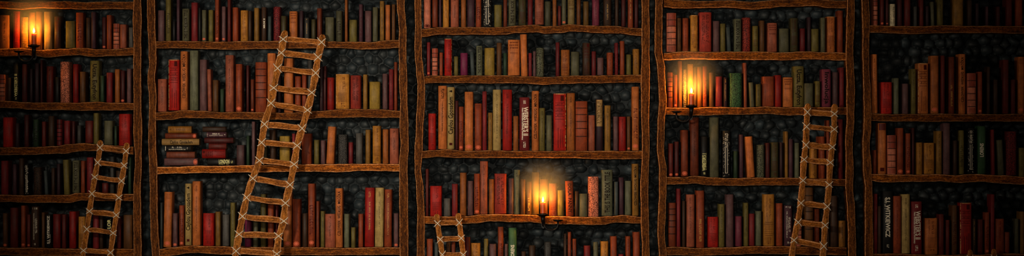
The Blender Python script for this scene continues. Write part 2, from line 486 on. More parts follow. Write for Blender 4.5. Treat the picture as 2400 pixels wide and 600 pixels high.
for bi_, bay in enumerate('ABCDE'):
    root = empty('bookcase', (PX(sum(SPAN[bay]) / 2), DEPTH / 2, FLOOR_Z))
    tag(root, BAYLAB[bay][0], 'bookcase', 'rough timber bookcases along the stone wall')
    kids = []
    for s in '01':
        l, r = rev(UP[bay + s])
        kids.append(plank_v('upright', l, r, None, bi_ * 2 + int(s)))
    for i, (t, b) in enumerate(SH[bay]):
        a, c = SPAN[bay]
        if bay == 'A': pass
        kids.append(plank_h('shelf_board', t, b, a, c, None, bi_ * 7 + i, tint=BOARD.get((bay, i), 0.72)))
    for q in kids:
        q.parent = root
        q.matrix_parent_inverse = Matrix.Translation(root.location).inverted()

# ------------------------------------------------------------------ books
PAL = dict(
 red=(166, 27, 18), cri=(118, 30, 32), dkr=(92, 27, 20), vrm=(158, 50, 36), mar=(68, 22, 20), rus=(138, 58, 28), ora=(190, 104, 48), obr=(146, 80, 32),
 pbk=(152, 78, 54), pnk=(196, 110, 82), gld=(182, 118, 42), och=(138, 96, 38), tan=(160, 122, 70), crm=(172, 142, 84), oli=(106, 92, 42),
 sag=(98, 98, 74), gol=(88, 84, 60), dol=(64, 56, 30), grn=(58, 94, 58), dgr=(36, 54, 34), sla=(58, 66, 66), gry=(82, 78, 74), mau=(98, 66, 66),
 plu=(72, 42, 50), dpl=(48, 27, 32), bro=(92, 56, 26), dbr=(58, 36, 22), blk=(20, 18, 17), mag=(118, 34, 70), pur=(112, 42, 58), yel=(150, 118, 44),
 wht=(225, 205, 165))
WORD = dict(vrm='vermilion', red='bright red', cri='crimson', dkr='dark red', mar='maroon', rus='rust', ora='orange', obr='orange-brown', pbk='brick pink', pnk='pink',
 gld='golden', och='ochre', tan='tan', crm='cream', oli='olive', sag='sage green', gol='grey-olive', dol='dark olive', grn='green', dgr='dark green',
 sla='slate grey', gry='grey', mau='mauve', plu='plum', dpl='dark plum', bro='brown', dbr='dark brown', blk='black', mag='magenta', pur='crimson-purple',
 yel='yellow-olive', wht='white')

TXT = {  # text, direction (1 reads upward, -1 reads downward), ink, from, to (fractions from the top), cap height / width, sideways shift / width
 'czl': ('CZŁOWIEK  WEDŁUG  MROŻKA', 1, 'ink', 0.05, 0.8, 0.38, 0.0),
 'pla': ('PLATON', -1, 'ink', 0.05, 0.2, 0.36, 0.02),
 'cay': ('Caylou Gposadem', 1, 'ink', 0.16, 0.76, 0.62, -0.03),
 'web': ("WEBSTER'S II", -1, 'white', 0.18, 0.72, 0.46, 0.14),
 'weu': ("WEBSTER'S II", 1, 'yellow', 0.30, 0.88, 0.5, -0.05),
 'wev': ("WEBSTER'S I", 1, 'yellow', 0.43, 0.86, 0.5, -0.05),
 'tit': ('THIS IS THE BOOK TITLE', 1, 'ink', 0.05, 0.93, 0.46, 0.02),
 'ucz': ('Uczta, Eutyfron', -1, 'ink', 0.08, 0.95, 0.46, 0.05),
 'wit': ('S.I. WITKIEWICZ', -1, 'white', 0.1, 0.74, 0.42, 0.0),
 'wiu': ('S.I. WITKIEWICZ', 1, 'white', 0.04, 0.88, 0.36, 0.02),
 'lor': ('LORENS', 1, 'white', 0.36, 0.64, 0.44, -0.02),
 'lon': ('LONDON', -1, 'yellow', 0.42, 0.80, 0.55, 0.06),
 'lo2': ('LOR', 1, 'yellow', 0.03, 0.34, 0.6, 0.05),
 'smw': ('MROK II', 1, 'white', 0.34, 0.62, 0.34, 0.1),
 'lin': ('LINGUA VIVA', 1, 'ink', 0.12, 0.62, 0.34, 0.2),
 'inw': ('Inwolucja', -1, 'ink', 0.08, 0.92, 0.46, 0.06),
 'hel': ('DOLA  PANNY', -1, 'ink', 0.08, 0.9, 0.42, 0.04),
}
FEAT = dict(czl='with black capital lettering', pla='with small black lettering', cay='with large curly black lettering', web='with white capital lettering',
 weu='with pale upright lettering', wev='with pale upright lettering', tit='with black capital title', ucz='with large black lettering', wit='with white lettering',
 wiu='with white lettering', lor='with white capital lettering', lon='with yellow slanted lettering', lo2='with pale lettering', smw='with small white lettering', lin='with bold black lettering', inw='with large dark lettering', hel='with dark lettering')

DATA = {
('A', 0): """
-2 20 35 obr t
29 44.5 26 red l
47 64 40 gld l
66 81 29 ora p
83 97 27 obr p
101.5 120 27 tan p
126 141 38 dbr u
152 174 49 oli p
177 194 29 rus o
200 211 41 dbr p
213 223 28 plu p
238 247 40 mar s
249 260 35 rus p
264 278 55 pnk k
280 295 57 pbk p
301 311 64 gry p
""",
('A', 1): """
-3 10.5 175 pnk k
17 24 182 dbr p
30 42 146 blk Tweu
50 62 150 mar p
68 75 161 dpl p
80 90 148 dpl p
93 98 140 mar p
107 123 155 dkr t
128 138 181 blk p
140 161 144.5 pnk*1.2 d
169 182 150 red*.6 p
186 199 168 bro p
210 231 142 oli Tucz
234 243 177 dgr p
248 262 170 cri p
268 279 162 obr p
281 291 165 mar s
296 306 161 mau p
""",
('A', 2): """
5 28 275 red p
35 44 289 dpl p
55 66 269 mar p
76 89 280 dgr o
97 106 285 dkr p
112 126 272 dbr p
132 143.5 280 cri k
149 162 283 cri p
167 174 284 mar p
180 189 294 gry*.6 p
198 216 283 dkr p
218 230 265 oli p
243 262.5 283 gol p
267 273 295 dgr p
277 303 267 red l
""",
('A', 3): """
1 17.5 377 cri p
28 37 385 plu p
43 54 371 dbr p
56.5 66 384 blk f
77 96 392 dbr d
104 112 400 sla p L-3
119 127 394 dbr p
132 140 384 dpl p
149 162 374.5 oli p L-3
168 184 376 gol Ttit
188 197 377 rus p
202 217 369 cri t
219.5 230 372 mar p
238 252 429 dkr p
256 266 367 gry*.6 p
270 284 400 dbr p
299 306 369 dgr p
""",
('A', 4): """
5 16 500 bro s
22 40 487 dkr p
48 58 482 rus s
62 70 503 dkr s
72 90 484 dbr n
96 103 498 bro p
104 119 503 blk Twiu
122.5 140 502 red*.5 p
143.5 153 503 dkr p
160 176 496 red*.7 p
182 198 508 gld l
216 230 504 cri p
231.5 240 505 dbr p
247 260 512 blk Tlo2
272 282 507 dkr p
288 309 504 bro p
""",
('B', 0): """
369 384 24 mau p
387.5 399.5 -2 oli o
403 410 49 blk p
413 420 -5 plu p
426 442.5 20 gol Ttit
447 462 5.5 cri p
464 470 18 blk p
472 482 23 gol s
487.5 498.5 23 oli p
503 512 -5 rus os
519 528 15 mau s
532.5 540 -5 dkr p
544 557 17 rus p
563 580 24 gld l
581 588.5 25 dbr p
595 606 18 och p
612 623 16.5 dbr Tsmw
627 635 38 sla p
640 656 15.5 cri d
658 670 37 dol p
677.5 696 26 ora a
701 710 25 dpl p
713 724 41 gry*.5 t
729 739 45 dol p
742.5 753.5 19 rus*.6 p
762 782 40 gol p
787 801 25 gol*.7 o
808 814 -5 obr p
818 836 46 oli p
841 850 10 plu o
855 870 25 mau p
873 885 16.5 gol p
890 900 2 och t
903 914 11 ora*.8 p
918 926 10 bro t
""",
('B', 1): """
368.5 389 185 pbk t
393.5 419 139.5 red ue
422 438.5 120 ora Tczl
443.5 463 118 sag p
467 483.5 139.5 mau p
486.5 495.5 162 pbk p L-2
497 510.5 187.5 bro p
515 524 208.5 dgr p
527.5 546.5 129 pbk t
551.5 566.5 150 rus hs
576.5 582.5 153 mar p
587 594.5 186 rus*.7 s
597.5 623.5 145.5 rus b
626 645 124.5 ora h
650 657 177 dpl p
665 686 136.5 ora p
690.5 704 178.5 rus p
707 717.5 175.5 rus s
720.5 731 141 gry*.6 p
749 756.5 156 dpl p
757.5 764 154.5 mar p
766.5 782 181.5 red*.7 t
786.5 818 173.5 gld le
821 845 176.5 vrm*.9 c
850.5 860.5 174.5 och p
865.5 890 191.5 yel p
896 908 172.5 mau p
911 921.5 162 cri t
923.5 930.5 145.5 rus p
""",
('B', 2): """
553.5 571.5 340 mau*.8 p
577 584 318 dgr p
589.5 597 285 mau p
616.5 625.5 342.5 dol t
631 645 304 dbr p
654.5 678 319 yel p
684 691.5 313 cri p
706 729 313 rus p
735.5 747 328 oli p
751 761.5 329 mau p
764 782 296.5 ora p L4.5
792 813 315.5 gry*.8 d
816.5 826.5 333.5 cri p
833.5 849 312 gry p
856 867 304 och p
873 892 295 gld l
896.5 910 303 obr p
913 934 301 pbk t
""",
('B', 3): """
374.5 380 475 sla*.6 p
381.5 400 450 ora hs L2.5
404 415 500 mau s
419 430 481.5 rus os
432.5 447.5 430.5 crm Tcay
450 468.5 425 ora t
475 500 500 red l
504 515.5 496.5 och*.8 p
520.5 536 503 gry p
539 550 475 oli t
573 587.5 515 mag p
592.5 603.5 515 gol p
610 622.5 455 oli*.7 t
627 640.5 478 rus p
645 650 480 dkr p
663 683 453 ora*.8 s
685 703 466.5 rus s
708 720 500 dbr p
721.5 737.5 430.5 rus os
740.5 747.5 471.5 rus*.7 p
751 760 495 oli t
761.5 785 501.5 pbk t
785.5 802.5 441.5 ora Tczl
806 818 501.5 sag p
822.5 832.5 533 oli p
839.5 850.5 501.5 rus p
854 876 440 red*.85 t L1.5
878 898 440 crm t L1.5
900 917.5 444 rus t L1
922.5 933.5 500 mau s
""",
('C', 0): """
993 1009 -8 pnk s
1013 1026 -8 rus*.7 p
1029 1034 -8 plu p
1038 1052 -8 gld t
1056 1075 -8 pbk t
1080.5 1092 -8 obr p
1095 1112 -8 plu p
1115 1128 -8 rus o
1131.5 1152.5 -8 blk f
1158.5 1176 11 oli p
1180 1188.5 -8 rus*.7 p
1192 1209 -20 gol Ttit
1215.5 1233 -8 dol l
1237 1248.5 -8 cri*.8 p
1254 1274.5 -8 pbk l
1277 1291 3 gol*.7 p
1295.5 1304.5 -8 obr p
1308 1315 13.5 dkr p
1317 1327 -8 gol s
1331 1347 -2 crm*.6 a
1352 1361 -8 obr*.6 p
1367.5 1380 3 och*.6 p
1388.5 1405 -8 pur t
1415 1433 -8 dbr t
1442 1450 -8 dbr p
1457 1466.5 -8 mar p
1472 1484.5 -8 rus t
1487.5 1496 -8 mar p
""",
('C', 1): """
1000.5 1008 99 cri s
1012.5 1025.5 113 pnk k
1030 1037.5 123 rus p
1041.5 1059 90.5 red le
1064 1073.5 132 oli p
1079 1096 124 mag p
1103.5 1113 121 sla p L-3
1116 1130.5 107 sag Ttit
1135.5 1159 112 yel p
1164 1175.5 100 bro p
1179.5 1188.5 124 dgr p
1190.5 1218 93 ora a
1221.5 1237 80 ora p L-2.5
1239 1246.5 124 cri p
1249.5 1256 120 mau p
1257 1275 112 sag d
1303 1311.5 99 cri*.8 p
1315 1335 116.5 obr l
1338.5 1358 121 gol p
1366 1383.5 100 dbr u
1387 1397 120 cri*.8 p
1400 1414.5 135 mau p
1423 1437 123 rus t
1441.5 1449 100 cri o
1453.5 1464 96 rus p
1468.5 1479.5 127.5 oli p
1484 1499 114.5 gld*.8 t
""",
('C', 2): """
1004 1021 266 red l
1027 1047 201 ora Tpla
1048 1065 204 crm Tcay
1067 1073.5 236 mar p
1075 1086 250 rus os
1089 1109 215 ora hs
1112.5 1129 242.5 rus hs
1130.5 1140.5 214 cri p
1144 1154 264 och t
1155 1174 210 crm t
1178 1200 210 red*.85 t
1203 1215 272 obr p
1217.5 1241 228 cri*.85 Tweb
1246.5 1263 213 ora Tczl
1264 1277.5 253 oli t
1280.5 1294 270 gol p
1297.5 1327 219 red ue
1328.5 1347.5 218 obr t
1349 1377 237 rus b
1379.5 1394.5 270 pbk p
1397 1413.5 232 dpl q
1417.5 1431.5 247 och t
1438 1449 273 mau p
1450.5 1467.5 273.5 red*.75 t
1469.5 1478 273 bro s
1481.5 1498 203 ora os
""",
('C', 3): """
997.5 1004 396 dkr p
1008 1035 436 red l
1040 1056 465 gry p
1059 1072 431 cri p
1078 1093 405 obr p
1096 1109 424 mau p
1111 1124 407 rus os
1125 1143 378 pbk t
1146 1158 420 obr p
1159 1187 407 vrm*.85 c
1192 1204 418 mau*.8 p
1205 1218 398 sag t
1220 1231 420 bro p
1233 1246 426 bro y
1247 1263 404 och*.75 p
1266 1284 420 obr*.75 p
1287 1306 430 pbk*.85 l
1307 1322 446 oli p
1327 1345 424 rus Thel L-2
1348 1356 448 dbr p
1357 1377 454 gol p
1379 1403 414 pnk*1.25 d
1410 1436 398 sag Ttit
1440 1449 426 sla p
1451 1462 416 plu p
1465 1480 424 sag p
1482 1497 384 och Tczl
""",
('C', 4): """
1000 1014 560 rus p
1018 1027 568 sla p
1046 1056 568 bro t
1058 1067 568 rus*.7 p
1090 1102 556 dkr p
1103 1126 570 gld l
1134 1144 560 oli p
1147 1163 572 mau p
1167 1180 532 rus o
1183 1190 572 mau p
1192 1211 534 grn Tlor
1222 1232 590 dbr p
1240 1255 576 dbr p
1276 1292 568 gry*.7 t
1322 1328 548 dbr p
1331 1339 544 rus*.8 p
1342 1351 560 rus*.8 t
1369 1384 576 cri p
1391 1402 568 sag p
1408 1426 566 gld l
1431 1446 554 rus p
1450 1462 596 cri p
1467 1478 554 rus t
1484 1500 544 rus p
""",
('D', 0): """
1563 1585.5 30 pnk k
1588 1597 42 bro t
1600.5 1614 42 rus t
1619 1636 35 gld le
1640 1668 28.5 vrm c
1672 1687 49 mau p
1689 1701 55 oli p
1705 1714.5 63 sla p L-3
1721 1738 44 sag Ttit
1741.5 1760 41 vrm*.9 d
1764.5 1777.5 60.5 oli l
1781 1792.5 48 bro p
1799.5 1822 53.5 pbk a
1827.5 1850 66.5 gol p
1853 1871 42 dol l
1876 1888 66.5 cri*.8 p
1893 1901 40 dpl p
1902 1920 67.5 oli p
1924.5 1935 41 gol p
1939 1958 38.5 ora le
1964 1977 24.5 rus p
""",
('D', 1): """
1564.5 1577 169.5 rus b
1579.5 1588 175 rus s
1590.5 1598.5 143 obr p
1601 1610 163 tan d
1612 1625 150 gld p
1627 1633.5 158 bro p
1635 1646 157 obr p
1647.5 1658 155 rus o
1663 1673.5 170 bro p
1677 1693.5 179 cri p
1697 1705.5 181 dpl t
1711 1739.5 171 grn d
1745 1752 147 pbk*.85 p L-1.5
1758.5 1769 193 gol p L-3
1772 1784 197 oli*.8 t
1788 1815 179 rus p
1817 1832 176 red*.7 p
1836 1859 181 ora a
1861 1885 155 oli Tucz
1886 1907 195 gol p
1911.5 1923 190 oli l
1927 1948 162 pur Tinw
1952.5 1965 169 mau*.8 p
1968.5 1979 158 cri t
""",
('D', 2): """
1567.5 1578 336.5 dkr s
1581.5 1591.5 332 mar s
1597 1613.5 305 rus*.8 s
1618.5 1638.5 275 rus*.6 t
1643.5 1658.5 320 blk Twev
1664.5 1685.5 275 gol p
1693.5 1712.5 306.5 blk f
1720 1729.5 354.5 dgr p
1733.5 1742.5 315.5 plu p
1752 1770 320 ora p L-6
1775 1792.5 339.5 sag d
1795.5 1805 335 mar p
1808 1825.5 333.5 dol l
1828.5 1835 333.5 dpl p
1840.5 1847.5 308 och p
1849.5 1859 326 plu p
1863.5 1874 335 sag p
1900 1916 333.5 gld l
1919 1934 320 rus p
1938 1945 282 rus p
1968.5 1976 279.5 cri p
""",
('D', 3): """
1567 1584.5 475.5 rus*.8 b
1586.5 1595.5 442.5 cri p
1599.5 1606.5 471 dbr p
1609.5 1628.5 456 pbk t
1632.5 1651.5 447 rus y
1660 1684 508.5 red l
1685.5 1699 478.5 oli t
1702.5 1720 456 mau p
1724.5 1739.5 507 pur p
1744 1754.5 475.5 oli t
1756.5 1769.5 501 cri p
1772 1785.5 495 sag p
1790 1815.5 455.5 gld*.9 l
1820 1835 476.5 rus p
1838.5 1857.5 481.5 plu n
1868 1880 501 pnk k
1887.5 1907 439.5 bro b
1911 1921.5 490 rus s
1937 1944.5 510 dbr p
1947.5 1964 459 dbr p
1967.5 1983 517.5 gld*.7 t
""",
('E', 0): """
2047 2058.5 -10 pnk k
2064 2072.5 -5 dkr s
2077 2083 -5 mar s
2087 2099.5 9 wht Tlin
2105 2115 -5 mar p
2121 2135.5 -5 dkr p
2143 2150.5 15 gry*.7 p
2156.5 2165.5 -5 dkr p
2171 2178 14 dpl p
2184 2191.5 4 gol p L-2
2198 2212 -5 oli t
2236 2259 -5 och p
2269 2279 0 dbr p
2288 2295 8 dpl p
2312 2318 15 plu p
2337 2345.5 15 mar p
2360 2374 -5 dkr p
2382 2398 -8 rus p
""",
('E', 1): """
2045 2058 127 ora t L-1.5
2066.5 2091.5 192.5 red l
2096 2107.5 183 sag p
2116 2130 196 mau p
2136.5 2147.5 161.5 oli t
2152.5 2176.5 148 ora*.9 ue
2182.5 2201.5 130.5 ora*.9 hs
2206.5 2215 130 dkr p
2225 2238.5 133 rus*.7 y
2249 2264 126.5 ora Tczl
2268.5 2288.5 171.5 pnk k
2293.5 2303.5 168 rus s
2315 2321.5 156.5 dbr p
2330 2339.5 186.5 dbr p
2351.5 2365 140 dkr p
2371.5 2381.5 186.5 dkr p
2388 2402 133 ora hs
""",
('E', 2): """
2048 2055.5 352 rus p
2059.5 2078 288.5 ora j
2081 2101 317 pnk k
2103.5 2118.5 300 rus s
2124 2135 312.5 rus os
2138.5 2144.5 300 mar p
2149 2163 334 gld*.8 t
2166.5 2191.5 335 gld l
2196 2209 307 och t
2212 2228 288.5 mau p
2235.5 2244 329.5 dbr p
2249.5 2261 305.5 oli o
2269.5 2285 300 blk f
2293.5 2312 295.5 grn*.8 Tlor
2326 2333 304 cri p L-2
2341 2355 328 gol p L-4
2360 2383.5 308 cri d
2390 2402 346.5 oli t
""",
('E', 3): """
2049.5 2057.5 454.5 cri p
2059 2066.5 483 dbr p
2070 2094 448 blk Twit
2095 2113 459.5 rus t
2114.5 2134 455.5 crm t
2137.5 2162 472.5 cri Tweb
2170 2198.5 511.5 ora l
2201.5 2213.5 502.5 dkr p
2218.5 2227 516 dkr p
2232.5 2245 481.5 bro o
2251.5 2278.5 475.5 red*.9 ue
2281.5 2288.5 513 dbr t
2293.5 2305 514.5 dkr p
2309.5 2320 498 rus os
2323 2332 456 cri p
2335 2354.5 513 rus t
2356 2368 544.5 rus*.8 p
2380 2388.5 513 gol*.8 p
2392.5 2402 496.5 och p
""",
}
STACKS = [  # x0 x1 y0 y1 colour style   (lying flat, spine out, listed bottom to top)
 [(384, 462.5, 376, 390, 'mau', 's'), (389, 456, 360, 372, 'pbk*.7', 'p'), (385, 447, 344.5, 356.5, 'blk', 'N'), (378, 466, 328.5, 340.5, 'tan', 'Tca2'),
  (386, 460, 314, 324.5, 'rus*.7', 's'), (393, 448, 298, 311, 'gld*.8', 't')],
 [(485, 550, 373.5, 387, 'blk', 'Tlon'), (472.5, 528, 352, 369, 'red*.7', 'u'), (488.5, 530, 337, 348, 'dkr', 'p'), (478, 546, 323.5, 334, 'mar', 'p'),
  (483, 530, 310, 320.5, 'plu', 'n'), (474, 528, 296.5, 306.5, 'dbr', 'p')],
]
TXT['ca2'] = ('Caylou Gposadem', -1, 'ink', 0.22, 0.82, 0.5, 0.0)
FEAT['ca2'] = 'with curly dark lettering'


def prof(x, w, bul):
    u = min(1.0, abs(2 * x / w))
    return bul * (1 - math.sqrt(max(0.0, 1 - 0.985 * u ** 2.6)))


_font_cache = {}


def text_verts(s):
    """flat text mesh: list of (x, y) and faces, normalised to x from 0 to length, cap height 1"""
    if s in _font_cache: return _font_cache[s]
    cu = bpy.data.curves.new('lettering', 'FONT')
    cu.body = s
    cu.size = 1.0
    cu.resolution_u = 2
    cu.offset = 0.022
    ob = bpy.data.objects.new('lettering', cu)
    COL.objects.link(ob)
    dg = bpy.context.evaluated_depsgraph_get()
    me = bpy.data.meshes.new_from_object(ob.evaluated_get(dg))
    bm = bmesh.new(); bm.from_mesh(me)
    for k in range(-3, 11):            # slices, so that the print can follow a curved spine
        bmesh.ops.bisect_plane(bm, geom=bm.verts[:] + bm.edges[:] + bm.faces[:], plane_co=(0, 0.1 * k + 0.013, 0), plane_no=(0, 1, 0))
    bm.to_mesh(me); bm.free()
    v = [(p.co.x, p.co.y) for p in me.vertices]
    f = [list(p.vertices) for p in me.polygons]
    bpy.data.objects.remove(ob); bpy.data.curves.remove(cu); bpy.data.meshes.remove(me)
    x0 = min(p[0] for p in v); x1 = max(p[0] for p in v)
    cap = 0.70
    r = ([((x - x0) / cap, y / cap) for x, y in v], f, (x1 - x0) / cap)
    _font_cache[s] = r
    return r


OFFS = 0.0005


def put_text(mb, s, w, h, bul, d, f0, f1, caph, shift):
    v, f, ln = text_verts(s)
    L = h * (f1 - f0)
    su = L / ln                       # scale along the spine
    sv = caph * w                     # scale across
    sv = min(sv, su * 2.6)
    zc = h * (1 - (f0 + f1) / 2)
    vs = []
    for x, y in v:
        u = (x - ln / 2) * su
        q = (y - 0.5) * sv
        if d > 0: X, Z = -q + shift * w, zc + u      # reads upward: letters' up points to -x
        else: X, Z = q + shift * w, zc - u
        X = max(-w * 0.47, min(w * 0.47, X))
        vs.append((X, prof(X, w, bul) - OFFS, Z))
    mb.add(vs, f, smooth=False)


def put_rect(mb, xa, xb, za, zb, w, bul, o=OFFS, n=6, tint=(1, 1, 1), mi=0):
    vs, fs = [], []
    for i in range(n + 1):
        x = xa + (xb - xa) * i / n
        y = prof(x, w, bul) - o
        vs += [(x, y, za), (x, y, zb)]
    for i in range(n):
        fs.append([2 * i, 2 * i + 2, 2 * i + 3, 2 * i + 1])
    mb.add(vs, fs, tint, mi)


def put_glyphs(mb, w, h, bul, f0, f1, xc, gh, gl, rnd, gap=0.25):
    """a column of small worn letter-like strokes running along the spine"""
    z = h * (1 - f0)
    zend = h * (1 - f1)
    th = gl * 0.2
    while z - gl > zend:
        if rnd.random() < gap:
            z -= gl * 0.8
            continue
        x0, x1 = xc - gh / 2, xc + gh / 2
        put_rect(mb, x0, x1, z - th, z, w, bul, n=2)
        k = rnd.random()
        if k < 0.45: put_rect(mb, x0, x0 + gh * 0.22, z - gl * 0.75, z, w, bul, n=1)
        if 0.3 < k < 0.8: put_rect(mb, x1 - gh * 0.22, x1, z - gl * 0.75, z, w, bul, n=1)
        if k > 0.6: put_rect(mb, x0, x1, z - gl * 0.78, z - gl * 0.78 + th, w, bul, n=2)
        z -= gl * 1.15


def put_seal(mb, w, h, bul, zc):
    rx, rz = w * 0.36, min(w * 0.28, 0.012)
    n = 20
    # an oval rim and a smaller oval inside it
    for ra, rb in ((1.0, 0.78), (0.62, 0.0)):
        vs, fs = [], []
        rr = [ra + (rb - ra) * q / 4 for q in range(5)]
        for r_ in rr:
            for k in range(n):
                a = 2 * math.pi * k / n
                x = rx * r_ * math.cos(a)
                vs.append((x, prof(x, w, bul) - OFFS, zc + rz * r_ * math.sin(a)))
        for q in range(4):
            for k in range(n):
                fs.append([q * n + k, q * n + (k + 1) % n, (q + 1) * n + (k + 1) % n, (q + 1) * n + k])
        mb.add(vs, fs)


def cover_mesh(mb, w, h, bul, d, tint, mi=0):
    t = min(0.0022, w * 0.14)
    arc = []
    n = 20
    for i in range(n + 1):
        a = math.pi * i / n
        x = -w / 2 * math.cos(a)
        arc.append((x, prof(x, w, bul)))
    outer = [(-w / 2, d)] + arc + [(w / 2, d)]
    inner = [(-w / 2 + t, d)]
    for x, y in arc:
        inner.append((x * (w - 2 * t) / w, y + t))
    inner.append((w / 2 - t, d))
    m = len(outer)
    e = min(0.0016, w * 0.06)
    zs = [(0.0, e), (e, 0.0), (h - e, 0.0), (h, e)]
    V = []
    for z, ins in zs:
        for x, y in outer:
            k = (w / 2 - ins) / (w / 2)
            V.append((x * k, y + (ins if y < d - 1e-6 else 0), z))
    base_in = len(V)
    for z in (0.0, h):
        for x, y in inner: V.append((x, y, z))
    F = []
    for r in range(3):
        for i in range(m - 1):
            F.append([r * m + i, r * m + i + 1, (r + 1) * m + i + 1, (r + 1) * m + i])
    for i in range(m - 1):     # inner wall, then rims
        F.append([base_in + i + 1, base_in + i, base_in + m + i, base_in + m + i + 1])
        F.append([i + 1, i, base_in + i, base_in + i + 1])
        F.append([3 * m + i, 3 * m + i + 1, base_in + m + i + 1, base_in + m + i])
    F.append([0, m, 2 * m, 3 * m, base_in + m, base_in])
    F.append([m - 1, base_in + m - 1, base_in + 2 * m - 1, 4 * m - 1, 3 * m - 1, 2 * m - 1])
    mb.add(V, F, tint, mi)


def pages_mesh(mb, w, h, bul, d):
    t = min(0.0022, w * 0.14) + 0.0004
    x = w / 2 - t
    y0, y1 = bul + t + 0.0005, d - 0.003
    z0, z1 = 0.0025, h - 0.003
    vs = [(-x, y0, z0), (x, y0, z0), (x, y1, z0), (-x, y1, z0), (-x, y0, z1), (x, y0, z1), (x, y1, z1), (-x, y1, z1)]
    mb.add(vs, [[0, 3, 2, 1], [4, 5, 6, 7], [0, 1, 5, 4], [1, 2, 6, 5], [2, 3, 7, 6], [3, 0, 4, 7]], smooth=False)


